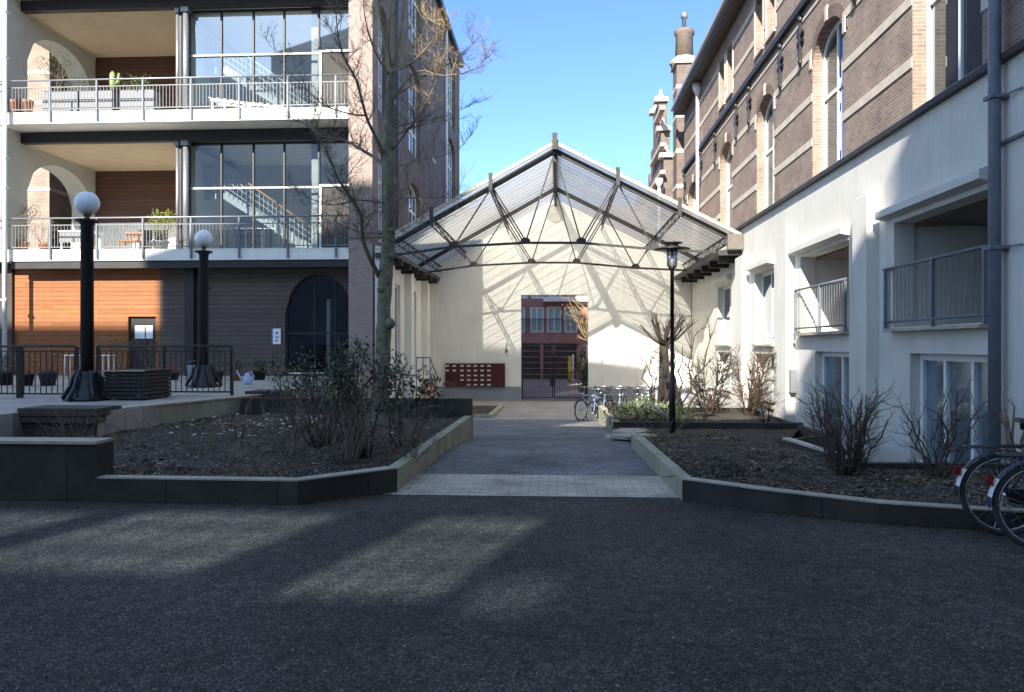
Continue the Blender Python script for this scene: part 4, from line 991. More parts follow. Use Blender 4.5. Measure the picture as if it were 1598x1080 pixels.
# ================================================================ LAMPS
def globe_lamp(px, py, label):
    b = PZ(px, py, TZ); t = thing('globe_lamp', label, 'lamp', b, 'globe lamps on thick black columns')
    x, y, z = b
    m = MB(); m.lathe([(.115, z + .52), (.112, z + 3.22), (.135, z + 3.24), (.135, z + 3.27), (.21, z + 3.28), (.21, z + 3.315), (.07, z + 3.32)], (x, y, 0), 32, .06, 12)
    m.bar((x - .2, y, z + 1.9 + .5), (x + .2, y, z + 2.4), .03); m.build('column', 'iron', t)
    m = MB(); m.lathe([(.36, z), (.36, z + .05), (.30, z + .08), (.25, z + .2), (.2, z + .38), (.165, z + .46), (.165, z + .5), (.13, z + .54)], (x, y, 0), 24)
    for k in range(6):
        a = k * math.pi / 3 + .3; c_, s_ = math.cos(a), math.sin(a)
        m.path([(x + c_ * r, y + s_ * r, z + h) for r, h in ((.17, .55), (.24, .42), (.27, .28), (.34, .16), (.40, .06), (.37, .01))], [.028, .034, .038, .042, .04, .03], 8)
    m.build('base', 'iron', t)
    m = MB(); m.lathe([(.06, z + 3.318), (.045, z + 3.36), (.07, z + 3.40), (.09, z + 3.43)], (x, y, 0), 16); m.build('neck', 'brass', t)
    m = MB(); m.sphere((x, y, z + 3.62), .215, 28, 18); m.build('globe', 'opal', t)
globe_lamp(136, 625, 'globe lamp on a fluted black column, in front of the orange boards')
globe_lamp(318, 604, 'globe lamp on a black column in front of the dark boards, beside the blue bucket')

b = PZ(1049, 668, .06); lp = thing('lamp_post', 'slim black lamp post with a flat disc hood in the right bed', 'lamp post', b)
zt = PY(1049, 380, b.y).z; k = b.z; x, y = b.x, b.y
m = MB(); m.lathe([(.062, k - .1), (.062, k + .75), (.038, k + .8), (.036, zt - .47), (.07, zt - .46), (.075, zt - .42)], (x, y, 0), 14); m.build('pole', 'iron', lp)
m = MB(); m.lathe([(.095, zt - .42), (.105, zt - .12)], (x, y, 0), 16)
m.build('lantern', 'lantern_glass', lp)
m = MB(); m.lathe([(.03, zt - .42), (.03, zt - .11)], (x, y, 0), 10); m.build('lamp_tube', 'opal', lp)
m = MB(); m.lathe([(.33, zt - .12), (.335, zt - .10), (.12, zt - .05), (.12, zt - .01), (.19, zt), (.19, zt + .015), (.05, zt + .03)], (x, y, 0), 28); m.build('hood', 'iron', lp)
m = MB()
for a in range(4): m.tube((x + .1 * math.cos(a * 1.57 + .5), y + .1 * math.sin(a * 1.57 + .5), zt - .43), (x + .108 * math.cos(a * 1.57 + .5), y + .108 * math.sin(a * 1.57 + .5), zt - .11), .008, None, 5)
m.build('lantern_cage', 'iron', lp)

# ================================================================ TERRACE THINGS
def rail_fence(pa, pb, Y, posts, label):
    xa, xb = xat(pa, Y), xat(pb, Y); t = thing('terrace_railing', label, 'railing', ((xa + xb) / 2, Y, TZ), 'black railings on the terrace')
    m = MB(); m.path([(xa, Y, EYE - .005), (xb - .06, Y, EYE - .005), (xb - .0, Y, EYE - .05)], .022, 8); m.build('top_rail', 'fence', t)
    m = MB(); m.bar((xa, Y, TZ + .08), (xb, Y, TZ + .08), .03); x = xa + .08
    m.bar((xa, Y, EYE - .1), (xb, Y, EYE - .1), .02)
    while x < xb: m.bar((x, Y, TZ + .082), (x, Y, EYE - .105), .014, .014, (1, 0, 0)); x += .112
    m.build('bar_panel', 'fence', t)
    for p, w in posts: x = xat(p, Y); m = MB(); m.box(x - w / 2, x + w / 2, Y - w / 2, Y + w / 2, TZ - .0, EYE - .02); m.build('post', 'fence', t)
rail_fence(-90, 122, 14.5, ((-40, .05), (31, .09), (120, .05)), 'black barred railing in front of the flower pots at the left edge')
rail_fence(151, 364, 15.3, ((153, .05), (257, .05), (362, .05)), 'black barred railing behind the slatted wooden box')

a, c = PZ(162, 625, TZ), PZ(222, 625, TZ); bx = thing('slatted_box', 'dark slatted wooden box with a pale rim on the terrace', 'wooden box', ((a.x + c.x) / 2, a.y, TZ))
x0, x1, y0, y1, z1 = a.x, c.x + .06, a.y, a.y + 1.0, PY(200, 578, a.y).z
for k in range(7):
    zz = TZ + .03 + k * (z1 - TZ - .06) / 7
    m = MB(); m.box(x0, x1, y0, y0 + .025, zz, zz + .055); m.box(x1 - .025, x1, y0 + .027, y1, zz, zz + .055); m.box(x0, x0 + .025, y0 + .027, y1, zz, zz + .055); m.box(x0 + .026, x1 - .026, y1 - .025, y1, zz, zz + .055); m.build('slat', 'box_wood', bx)
for xx, yy in ((x0 + .03, y0 + .03), (x1 - .09, y0 + .03), (x0 + .03, y1 - .09), (x1 - .09, y1 - .09)): m = MB(); m.box(xx, xx + .06, yy, yy + .06, TZ, z1 - .03); m.build('leg', 'box_wood', bx)
m = MB(); m.box(x0 - .02, x1 + .02, y0 - .02, y1 + .02, z1 - .028, z1); m.build('lid', 'box_wood', bx)
m = MB(); m.box(x0 - .022, x1 + .022, y0 - .035, y0 - .021, z1 - .02, z1 + .004); m.build('rim', 'coping', bx)

def leaves(m, c, rx, ry, rz, n, L, w, r=None, out=.6):
    r = r or rnd
    for _ in range(n):
        v = Vector((r.gauss(0, 1), r.gauss(0, 1), r.gauss(0, 1))); v.normalize(); q = r.random() ** .45
        p = Vector(c) + Vector((v.x * rx * q, v.y * ry * q, v.z * rz * q))
        d = v * out + Vector((r.uniform(-1, 1), r.uniform(-1, 1), r.uniform(-.6, .8))) * .8
        m.leaf(p, d, (r.uniform(-.5, .5), r.uniform(-.5, .5), 1), L * r.uniform(.6, 1.2), w * r.uniform(.7, 1.2))
def stems(m, base, n, h, spread, r0, r, seg=4, kink=.12, twig=0, tl=.25, up=1.0, rt=.3):
    """pruned or wild stems rising from one stool; returns the tips"""
    tips = []; base = Vector(base)
    for k in range(n):
        a = r.uniform(0, 6.28); s = spread * (.25 + .75 * r.random()); hh = h * r.uniform(.7, 1.05)
        p0 = base + Vector((math.cos(a) * .1 * spread, math.sin(a) * .1 * spread, -.06)); pts = [p0]
        tgt = Vector((math.cos(a) * s, math.sin(a) * s, hh))
        for i in range(1, seg + 1):
            f = i / seg; pts.append(p0 + Vector((tgt.x * f ** .8, tgt.y * f ** .8, tgt.z * f)) + Vector((r.uniform(-1, 1), r.uniform(-1, 1), r.uniform(-.3, .3))) * kink * h * .35)
        m.path(pts, [r0 * (1 - (1 - rt) * i / seg) for i in range(seg + 1)], 5); tips.append(pts[-1])
        for _ in range(twig):
            i = r.randint(1, seg); q = pts[i]; d = Vector((math.cos(a) + r.uniform(-1.2, 1.2), math.sin(a) + r.uniform(-1.2, 1.2), r.uniform(.1, 1.6) * up)).normalized()
            L = tl * r.uniform(.5, 1.2); e = q + d * L * .55 + Vector((0, 0, .03 * L)); f = q + d * L + Vector((r.uniform(-.2, .2), r.uniform(-.2, .2), r.uniform(0, .3))) * L
            m.path([q, e, f], [r0 * .4, r0 * .28, r0 * .13], 4, cap=False)
            for _ in range(2):
                dd = (d + Vector((r.uniform(-1, 1), r.uniform(-1, 1), r.uniform(-.3, 1)))).normalized(); m.path([e, e + dd * L * .5], [r0 * .2, r0 * .1], 3, cap=False)
    return tips
def pot(t, c, r, h, matn):
    x, y, z = c; m = MB(); m.lathe([(r * .72, z), (r * .95, z + h * .8), (r * 1.06, z + h * .82), (r * 1.06, z + h), (r * .9, z + h), (r * .88, z + h * .85), (.01, z + h * .85)], (x, y, 0), 18); m.build('pot', matn, t)
    return Vector((x, y, z + h * .86))
def potted(px, py, z, r, h, pmat, label, kind, ph, leafmat, group='potted plants on the terrace', seed=1, n=160, name='potted_plant'):
    rr = random.Random(seed); b = PZ(px, py, z) if z == TZ else Vector((xat(px, py), py, z))
    t = thing(name, label, 'potted plant', b, group); q = pot(t, b, r, h, pmat)
    m = MB(); tips = stems(m, q, 9, ph, ph * .55, .012, rr, 4, .1, 3, ph * .3); m.build('stem', 'twig_pale' if kind == 'dry' else 'twig', t)
    m = MB()
    for p in tips: leaves(m, p, ph * .22, ph * .22, ph * .2, n // 9, .09 if kind != 'fine' else .06, .04, rr)
    leaves(m, q + Vector((0, 0, ph * .55)), ph * .42, ph * .42, ph * .42, n // 2, .09, .04, rr)
    m.build('foliage', leafmat, t); return t
potted(75, 602, TZ, .22, .36, 'pot_plum', 'dry brown plant in a round plum coloured pot by the terrace railing', 'dry', .62, 'leaf_brown', seed=3, n=110)
potted(8, 601, TZ, .20, .34, 'pot_black', 'dark plant in a black pot at the far left of the terrace', 'x', .45, 'leaf_dark', seed=4, n=120)
potted(42, 602, TZ, .17, .30, 'pot_black', 'sparse dry plant in a small black pot beside the plum coloured pot', 'dry', .55, 'leaf_brown', seed=5, n=40)
potted(272, 593, TZ, .14, .22, 'pot_black', 'red flowering plant in a small black pot near the blue bucket', 'fine', .25, 'flower', seed=6, n=50)
potted(338, 596, TZ, .19, .30, 'pot_black', 'grey green bush in a pot just right of the far globe lamp', 'x', .75, 'leaf_dark', seed=7, n=220)
potted(368, 594, TZ, .16, .22, 'pot_clay', 'low green plant in a clay pot near the pale watering can', 'x', .4, 'leaf_dark', seed=8, n=120)
potted(190, 592, TZ, .2, .3, 'pot_black', 'tall thin green plant behind the slatted wooden box', 'fine', 1.0, 'leaf_dark', seed=9, n=200)
potted(235, 592, TZ, .2, .3, 'pot_grey', 'tall thin bush in a grey pot before the orange boards door', 'fine', .9, 'leaf_dark', seed=10, n=160)
potted(405, 593, TZ, .2, .28, 'pot_black', 'low evergreen in a black pot below the white notice', 'x', .35, 'leaf_dark', seed=12, n=150)
b = PZ(301, 590, TZ); t = thing('bucket', 'pale blue bucket standing on the terrace by the far lamp', 'bucket', b); x, y, z = b
m = MB(); m.lathe([(.13, z), (.19, z + .36), (.205, z + .37), (.205, z + .39), (.18, z + .39), (.12, z + .03)], (x, y, 0), 20); m.build('bucket_body', 'bucket', t)
m = MB(); m.path([(x + .2 * math.cos(a), y, z + .38 + .17 * math.sin(a)) for a in [math.pi * k / 10 for k in range(11)]], .008, 5); m.build('handle', 'galv', t)
b = PZ(386, 600, TZ); t = thing('watering_can', 'pale green watering can on the terrace edge', 'watering can', b); x, y, z = b
m = MB(); m.lathe([(.12, z), (.11, z + .1), (.07, z + .24), (.05, z + .3)], (x, y, 0), 16); m.build('can_body', 'bucket', t)
m = MB(); m.path([(x - .08, y, z + .08), (x - .2, y, z + .2), (x - .27, y, z + .34)], [.03, .02, .018], 7); m.lathe([(.02, 0), (.04, .04)], (x - .27, y, z + .33), 8); m.build('spout', 'bucket', t)
m = MB(); m.path([(x + .1, y, z + .08), (x + .18, y, z + .2), (x + .1, y, z + .34), (x, y, z + .3)], .012, 6); m.build('handle', 'bucket', t)
def table(px, py, w, label):
    b = PZ(px, py, TZ); t = thing('garden_table', label, 'table', b, 'white garden tables'); x, y, z = b
    m = MB(); m.box(x - w / 2, x + w / 2, y, y + w * .8, z + .70, z + .74); m.build('tabletop', 'white', t)
    for dx, dy in ((-.42, .08), (.42, .08), (-.42, .72), (.42, .72)): m = MB(); m.tube((x + dx * w, y + dy * w, z), (x + dx * w * .9, y + dy * w, z + .698), .018, None, 6); m.build('leg', 'white', t)
table(108, 592, .42, 'small white garden table left of the nearer globe lamp')
table(160, 593, .42, 'small white garden table right of the nearer globe lamp')
# sandwich board and hand rail beyond the bed
Y = 22.6; x0, x1 = xat(654, Y), xat(686, Y); zt = PY(670, 592, Y).z; t = thing('sandwich_board', 'plain orange sandwich board standing before the cream side wall', 'sandwich board', ((x0 + x1) / 2, Y, gz(Y)))
for s_ in (-1, 1):
    m = MB(); zb = gz(Y); m.prism([(x0, Y + s_ * .35, zb), (x1, Y + s_ * .35, zb), (x1 - .1, Y + s_ * .03, zt), (x0 + .12, Y + s_ * .03, zt)], (0, s_ * .025, 0)); m.build('panel', 'orange', t)
m = MB(); m.tube((x0 + .05, Y, zt + .005), (x1 - .05, Y, zt + .005), .02, None, 8); m.build('hinge', 'iron', t)
Y = 28.2; t = thing('hand_rail', 'thin dark hand rail beside the side wall steps', 'hand rail', (xat(665, Y), Y, -.8))
pr = [PY(650, 558, Y), PY(671, 558, Y), PY(682, 588, Y - .5)]
m = MB(); m.path(pr, .025, 7); m.build('rail', 'pipe', t)
for p in (pr[0], pr[0].lerp(pr[1], .5), pr[1], pr[2]): m = MB(); m.tube((p.x, p.y, -.8), p, .018, None, 6); m.build('post', 'pipe', t)

# ---------------------------------------------------------------- on the balconies
def planter_box(pa, pb, label):
    y = 25.75; x0, x1 = xat(pa, y), xat(pb, y); t = thing('planter_box', label, 'planter', ((x0 + x1) / 2, y, S3), 'grey planter boxes on the upper balcony')
    for k in range(3): zz = S3 + .05 + k * .3; m = MB(); m.box(x0, x1, y, y + .5, zz, zz + .27); m.build('board', 'pot_grey', t)
    m = MB(); m.box(x0 + .03, x1 - .03, y + .03, y + .47, S3 + .0, S3 + .96); m.build('liner', 'pot_black', t)
    return Vector(((x0 + x1) / 2, y + .25, S3 + .95)), (x1 - x0)
q1, w1 = planter_box(66, 120, 'grey planter box holding a feathery shrub, nearest the left arch')
q2, w2 = planter_box(124, 175, 'grey planter box with an upright light green plant')
q3, w3 = planter_box(187, 240, 'grey planter box nearest the stair hall glazing')
def balc_plant(c, h, w, n, leafm_, label, name='balcony_shrub', L=.1, lw=.03, seed=1):
    rr = random.Random(seed); t = thing(name, label, 'plant', c, 'plants on the balconies'); m = MB(); tips = stems(m, c, 8, h, w, .012, rr, 4, .1, 2, h * .3); m.build('stem', 'twig', t)
    m = MB()
    for p in tips: leaves(m, p, w * .4, w * .4, h * .25, n // 10, L, lw, rr)
    leaves(m, Vector(c) + Vector((0, 0, h * .5)), w * .7, w * .5, h * .5, n // 3, L, lw, rr); m.build('foliage', leafm_, t)
balc_plant(q1 + Vector((-.35, 0, 0)), 1.25, .45, 320, 'leaf_mid', 'feathery green shrub in the left grey planter box', L=.12, lw=.025, seed=21)
balc_plant(q1 + Vector((.4, 0, 0)), .5, .5, 200, 'leaf_mid', 'low spreading green plant in the left grey planter box', L=.12, lw=.03, seed=22)
t = thing('cactus', 'upright light green cactus in the middle grey planter box', 'plant', q2 + Vector((.45, 0, 0)), 'plants on the balconies')
m = MB(); cc = q2 + Vector((.45, 0, 0)); m.path([cc, cc + Vector((0, 0, .3)), cc + Vector((0, 0, .62)), cc + Vector((0, 0, .72))], [.07, .11, .1, .03], 8); m.path([cc + Vector((.06, 0, .25)), cc + Vector((.2, 0, .35)), cc + Vector((.22, 0, .65))], [.04, .07, .04], 8); m.build('body', 'cactus', t)
balc_plant(q3 + Vector((-.1, 0, 0)), .4, .5, 160, 'leaf_mid', 'bushy green plant in the grey planter box nearest the stair hall', L=.18, lw=.05, seed=23)
for px, lb in ((24, 'terracotta jar on the upper balcony, leftmost of the pair'), (42, 'terracotta jar on the upper balcony beside the grey planter')):
    x = xat(px, 25.5); t = thing('terracotta_jar', lb, 'jar', (x, 25.5, S3), 'jars on the upper balcony'); pot(t, (x, 25.5, S3), .2, .55, 'pot_clay')
x0, x1 = xat(332, 25.5), xat(444, 25.5); t = thing('slatted_lounger', 'white slatted lounger with one raised end on the upper balcony', 'lounger', ((x0 + x1) / 2, 25.5, S3))
m = MB()
for y in (25.3, 25.8): m.bar((x0, y, S3 + .42), (x1, y, S3 + .1), .05, .07)
fr = m.build('frame', 'white', t)
for k in range(11): m = MB(); f = k / 10; xx = x0 + (x1 - x0) * f; zz = S3 + .42 - .32 * f; m.box(xx - .04, xx + .04, 25.27, 25.83, zz + .04, zz + .065); m.build('slat', 'white', t)
for f in (.03, .2, .4): m = MB(); xx = x0 + (x1 - x0) * f; m.box(xx - .03, xx + .03, 25.29, 25.34, S3, S3 + .40 - .32 * f); m.build('leg', 'white', t)
potted(33, 26.0, S2, .25, .4, 'pot_clay', 'grey green olive bush in a clay pot on the lower balcony', 'x', 1.35, 'leaf_olive', 'plants on the balconies', 31, 520, 'olive_bush')
potted(250, 25.7, S2, .28, .35, 'pot_grey', 'sunlit yellow green bush in a grey pot on the lower balcony', 'x', .95, 'leaf_yellow', 'plants on the balconies', 32, 480, 'leafy_bush')
potted(70, 25.7, S2, .2, .3, 'pot_clay', 'thin reddish twiggy plant in a clay pot next to the olive bush', 'dry', .95, 'leaf_brown', 'plants on the balconies', 33, 30, 'twiggy_plant')
x0, x1 = xat(96, 26), xat(150, 26); t = thing('balcony_table', 'long pale table on the lower balcony behind the railing', 'table', ((x0 + x1) / 2, 26, S2))
m = MB(); m.box(x0, x1, 25.8, 26.5, S2 + .72, S2 + .76); m.build('tabletop', 'white', t); m = MB(); m.box(x0 + .03, x1 - .03, 25.83, 25.85, S2 + .35, S2 + .717); m.build('apron', 'pot_grey', t)
for xx in (x0 + .05, x1 - .1):
    for yy in (25.86, 26.42): m = MB(); m.box(xx, xx + .05, yy, yy + .05, S2, S2 + .718); m.build('leg', 'white', t)
x0, x1 = xat(186, 25.4), xat(214, 25.4); t = thing('teak_chair', 'small teak folding chair on the lower balcony', 'chair', ((x0 + x1) / 2, 25.4, S2))
m = MB(); m.box(x0, x1, 25.3, 25.75, S2 + .30, S2 + .34); m.build('seat', 'teak', t)
m = MB(); m.box(x0, x1, 25.74, 25.78, S2 + .6, S2 + .68); 
for k in range(5): xx = x0 + (x1 - x0) * (k + .5) / 5; m.box(xx - .03, xx + .03, 25.745, 25.775, S2 + .342, S2 + .6)
m.build('backrest', 'teak', t)
for xx in (x0 + .01, x1 - .05):
    for yy in (25.31, 25.7): m = MB(); m.box(xx, xx + .04, yy, yy + .04, S2, S2 + .298); m.build('leg', 'teak', t)
# ================================================================ TREE
TY = 13.5
tb = PY(593, 660, TY); tree = thing('bare_tree', 'bare leafless tree with a mossy trunk rising from the left bed', 'tree', (tb.x, TY, .2))
tr = random.Random(11); mt, mb_, mg = MB(), MB(), MB()
def tp(px, py, dy=0.0): return PY(px, py, TY + dy)
def smooth(pts, k=3):
    out = []
    for i in range(len(pts) - 1):
        p0, p1, p2, p3 = pts[max(0, i - 1)], pts[i], pts[i + 1], pts[min(len(pts) - 1, i + 2)]
        for j in range(k):
            t = j / k; out.append(.5 * ((2 * p1) + (p2 - p0) * t + (2 * p0 - 5 * p1 + 4 * p2 - p3) * t * t + (3 * p1 - p0 - 3 * p2 + p3) * t ** 3))
    out.append(pts[-1]); return out
T_ = [tp(593, 672), tp(592, 640), tp(597, 560), tp(599, 480), tp(602, 430), tp(606, 370), tp(607, 300), tp(606, 220), tp(608, 150), tp(611, 108)]
mt.path(smooth(T_, 4), [(.19 - .055 * i / 5) if i < 5 else (.135 - .018 * (i - 5) / 15 if i < 20 else .117 - .05 * (i - 20) / 16) for i in range(37)], 12)
for px, py, r in ((608, 505, .10), (596, 452, .08), (612, 400, .07), (611, 360, .06)): mt.sphere(tp(px, py, -.08), r, 10, 8)
def grow(mbx, p, d, L, r, depth, up=.25):
    n = 4; pts = [p]; dd = d.copy()
    for i in range(n):
        dd = (dd + Vector((tr.uniform(-1, 1), tr.uniform(-1, 1), tr.uniform(-.6, 1) + up * .4)) * .22).normalized(); pts.append(pts[-1] + dd * L / n)
    mbx.path(pts, [r * (1 - .7 * i / n) for i in range(n + 1)], 5 if r > .012 else 3, cap=False)
    if depth > 0:
        for i in range(1, n + 1):
            for _ in range(2 if depth > 1 else 2):
                if tr.random() < (.12 if depth > 1 else .4): continue
                q = pts[i].lerp(pts[i - 1], tr.random()); nd_ = (dd * .7 + Vector((tr.uniform(-1, 1), tr.uniform(-1, 1), tr.uniform(-.5, .9) + up * .5)).normalized() * .9).normalized()
                grow(mbx, q, nd_, L * tr.uniform(.35, .62), max(.003, r * .45), depth - 1, up)
limbs = [
    ([(592, 432, 0), (576, 400, -.3), (566, 372, -.5), (563, 335, -.7), (545, 305, -.9), (528, 280, -1.1), (512, 240, -1.3), (484, 198, -1.5)], .06, 'b'),
    ([(604, 368, 0), (575, 371, .3), (545, 372, .6), (522, 368, .8), (500, 350, 1)], .035, 'b'),
    ([(604, 262, 0), (588, 248, .3), (570, 237, .6), (540, 220, .9), (505, 212, 1.1), (470, 190, 1.3)], .06, 'b'),
    ([(604, 250, 0), (582, 205, -.3), (571, 180, -.5), (556, 125, -.8), (540, 95, -1), (528, 60, -1.2), (524, 10, -1.4)], .045, 'b'),
    ([(571, 180, -.5), (548, 178, -.8), (500, 160, -1.2), (440, 100, -1.4)], .025, 'b'),
    ([(606, 360, 0), (613, 335, -.2), (619, 308, -.3)], .05, 'b'),
    ([(608, 216, 0), (630, 205, .3), (650, 197, .5), (666, 194, .6)], .035, 'b'),
    ([(609, 238, 0), (635, 205, -.3), (662, 165, -.6), (682, 122, -.8), (696, 70, -1)], .03, 'b'),
    ([(611, 152, 0), (640, 135, .4), (668, 113, .8), (705, 97, 1.2), (748, 58, 1.6)], .04, 'b'),
    ([(609, 160, 0), (650, 112, -.5), (690, 118, -1), (735, 110, -1.4), (765, 85, -1.6)], .028, 'b'),
    ([(608, 310, 0), (640, 309, .6), (690, 308, 1.1), (725, 312, 1.5)], .022, 'b'),
    ([(606, 318, 0), (560, 312, -.6), (520, 320, -1.2), (470, 305, -1.7)], .025, 'b'),
    ([(605, 365, 0), (560, 362, -.4), (520, 345, -.8)], .02, 'b'),
    ([(607, 200, 0), (650, 190, .8), (700, 180, 1.6), (740, 160, 2.2)], .02, 'b'),
    ([(607, 262, 0), (660, 250, 1), (712, 235, 2), (735, 210, 2.4)], .018, 'b'),
    ([(608, 380, 0), (640, 362, -.6), (670, 350, -1)], .025, 'b'),
    ([(609, 130, 0), (600, 70, .3), (590, 10, .5), (583, -40, .7)], .04, 'g'),
    ([(611, 108, 0), (622, 70, -.2), (630, 10, -.3), (634, -60, -.4)], .042, 'g'),
    ([(611, 110, 0), (606, 60, -.3), (612, 0, -.5), (608, -60, -.6)], .035, 'g'),
    ([(611, 118, 0), (634, 90, .4), (655, 40, .7), (660, -20, .9)], .035, 'g'),
    ([(609, 120, 0), (585, 80, -.4), (570, 30, -.7), (566, -20, -.9)], .03, 'g'),
    ([(610, 112, 0), (640, 100, -.6), (676, 62, -1), (690, 30, -1.3)], .028, 'g'),
]
for pts, r, ty in limbs:
    mm = mb_ if ty == 'b' else mg
    P_ = smooth([tp(*q) for q in pts], 3); n = len(P_)
    r *= .72
    mm.path(P_, [r * (1 - .78 * i / (n - 1)) for i in range(n)], 7)
    Ltot = sum((P_[i + 1] - P_[i]).length for i in range(n - 1))
    for i in range(max(2, n // 4), n):
        d = (P_[i] - P_[i - 1]).normalized()
        for _ in range(2 if (r > .017 and ty == 'b' and i % 2) else 1):
            nd_ = (d * .6 + Vector((tr.uniform(-1, 1), tr.uniform(-1, 1), tr.uniform(-.35, .8)))).normalized()
            grow(mm, P_[i], nd_, tr.uniform(.3, .7) * (1.0 - .4 * i / n) + .1, max(.0055, r * .24), 2, .5 if ty == 'g' else .12)
for k_ in range(len(mt.v)):
    v_ = mt.v[k_]; q_ = v_ * 3.2; v_ += Vector((noise.noise(q_), noise.noise(q_ + Vector((9, 0, 0))), 0)) * .028 + Vector((noise.noise(v_ * 11), noise.noise(v_ * 11 + Vector((5, 0, 0))), 0)) * .010
mt.build('trunk', 'bark', tree); o = mb_.build('branches', 'twig', tree, fix=False); o = mg.build('young_shoots', 'twig_gold', tree, fix=False)

# ================================================================ SHRUBS
def shrub(name, label, base, n, h, spread, r0, seed, stemmat, twig=3, tl=.3, leaf=None, group=None, kink=.12, rt=.3, seg=4, cat='shrub'):
    rr = random.Random(seed); t = thing(name, label, cat, base, group); m = MB(); tips = stems(m, base, n, h, spread, r0, rr, seg, kink, twig, tl, 1.0, rt); m.build('stems', stemmat, t, fix=False)
    if leaf:
        lm_, cnt, L, w, fr = leaf; m = MB()
        for p in tips: leaves(m, p, spread * .3, spread * .3, h * .16, cnt // (len(tips) + 4), L, w, rr)
        for _ in range(4): leaves(m, Vector(base) + Vector((rr.uniform(-.5, .5) * spread, rr.uniform(-.5, .5) * spread, h * rr.uniform(fr, .95))), spread * .5, spread * .5, h * .22, cnt // (len(tips) + 4) * 2, L, w, rr)
        m.build('foliage', lm_, t, fix=False)
    return t
gE = 'evergreen shrubs under the bare tree'
def soilL(px, py): p = PZ(px, py, .25); p.z = zl(p.x, p.y) - .03; return p
shrub('evergreen_shrub', 'dark evergreen shrub left of the tree trunk in front of the dark arch', soilL(500, 690), 14, 1.28, .62, .022, 41, 'stem_grey', 3, .3, ('leaf_dark', 950, .075, .032, .55), gE)
shrub('evergreen_shrub', 'dense evergreen shrub wrapped round the foot of the tree trunk', soilL(572, 705), 14, 1.32, .55, .022, 42, 'stem_grey', 3, .3, ('leaf_dark', 1000, .075, .032, .5), gE)
shrub('evergreen_shrub', 'open evergreen shrub with long shoots right of the tree trunk', soilL(632, 690), 9, 1.22, .50, .018, 43, 'stem_grey', 3, .3, ('leaf_dark', 420, .11, .042, .55), gE)
shrub('evergreen_shrub', 'low thin evergreen shrub at the left end of the shrub group', soilL(470, 672), 9, 1.0, .5, .016, 44, 'stem_grey', 3, .25, ('leaf_dark', 420, .085, .034, .5), gE)
gX = 'bare thin shrubs among the evergreens'
shrub('bare_shrub', 'bare thin stemmed shrub between the evergreens left of the trunk', soilL(540, 715), 24, 1.0, .5, .008, 45, 'twig', 5, .25, None, gX)
shrub('bare_shrub', 'bare thin stemmed shrub right of the trunk above the path wall', soilL(634, 712), 18, .8, .45, .007, 46, 'twig', 5, .22, None, gX)
shrub('bare_shrub', 'bare thin stemmed shrub at the left of the evergreens', soilL(450, 705), 20, .75, .5, .007, 47, 'twig', 5, .22, None, gX)
gD = 'small bare twiggy plants in the left bed'
for k, (px, py, h, lb) in enumerate([(115, 690, .5, 'pale bare twiggy plant below the long stone block'), (200, 690, .48, 'small bare twiggy plant below the slatted box'), (305, 705, .55, 'small bare twiggy plant in the middle of the left bed'), (405, 730, .45, 'small bare twiggy plant near the front edge of the left bed'), (372, 680, .6, 'thin bare twiggy plant under the end of the railing'), (92, 652, .42, 'thin upright dry plant on the corner of the terrace')]):
    shrub('twiggy_plant', lb, soilL(px, py), 11, h, h * .7, .0065, 50 + k, 'twig_pale', 4, .2, None, gD)
shrub('twiggy_plant', 'thin red stemmed plant behind the bed wall near the letterboxes', Vector((xat(712, 27.2), 27.2, -.74)), 12, 1.1, .5, .009, 57, 'leaf_brown', 3, .3, None, gD)
def soilR(px, py):
    p = PZ(px, py, .12); p = PZ(px, py, zr(p.x, p.y)); p.z -= .03; return p
gP = 'hard pruned shrubs in the right bed'
shrub('pruned_shrub', 'thick hard pruned shrub with many upright stems at the bed edge', soilR(1322, 742), 44, .96, .38, .0105, 61, 'stem_grey', 7, .26, None, gP, .17, .65)
shrub('pruned_shrub', 'open pruned shrub with crooked knobbly stems left of the bicycles', soilR(1462, 745), 15, .92, .42, .0105, 62, 'stem_grey', 8, .28, None, gP, .2, .6, 5)
shrub('pruned_shrub', 'small pale stemmed shrub behind the bicycle saddle', soilR(1588, 722), 6, .75, .2, .022, 63, 'twig_pale', 2, .2, None, gP, .12, .6)
shrub('pruned_shrub', 'low dry tuft at the foot of the lamp post', soilR(1030, 682), 14, .4, .5, .006, 64, 'twig_pale', 3, .2, None, gP)
# far bed
def farp(px, Y): return Vector((xat(px, Y), Y, -.29))
gF = 'bare shrubs in the far right bed'
shrub('bare_shrub', 'tall open bare shrub just right of the lamp post', farp(1062, 21.0), 8, 2.3, 1.0, .032, 71, 'stem_dark', 6, .7, None, gF, .14, .35, 6)
shrub('bare_shrub', 'bare shrub with crooked branches left of the lamp post', farp(1022, 20.6), 5, 1.7, .75, .03, 72, 'stem_dark', 5, .5, None, gF, .2, .35, 6)
shrub('clipped_shrub', 'clipped bare shrub with dense dark twigs behind the bed wall', farp(1108, 21.5), 10, 1.55, .62, .02, 73, 'stem_dark', 30, .5, None, gF, .08, .4, 5)
shrub('clipped_shrub', 'clipped shrub with golden brown twigs before the cream wall', farp(1168, 21.0), 11, 1.6, .62, .02, 74, 'twig_brown', 34, .5, ('leaf_rust', 300, .04, .015, .75), gF, .08, .4, 5)
shrub('clipped_shrub', 'thin dark bare shrub at the right end of the far bed', farp(1196, 19.2), 7, .95, .4, .014, 75, 'stem_dark', 5, .3, None, gF)
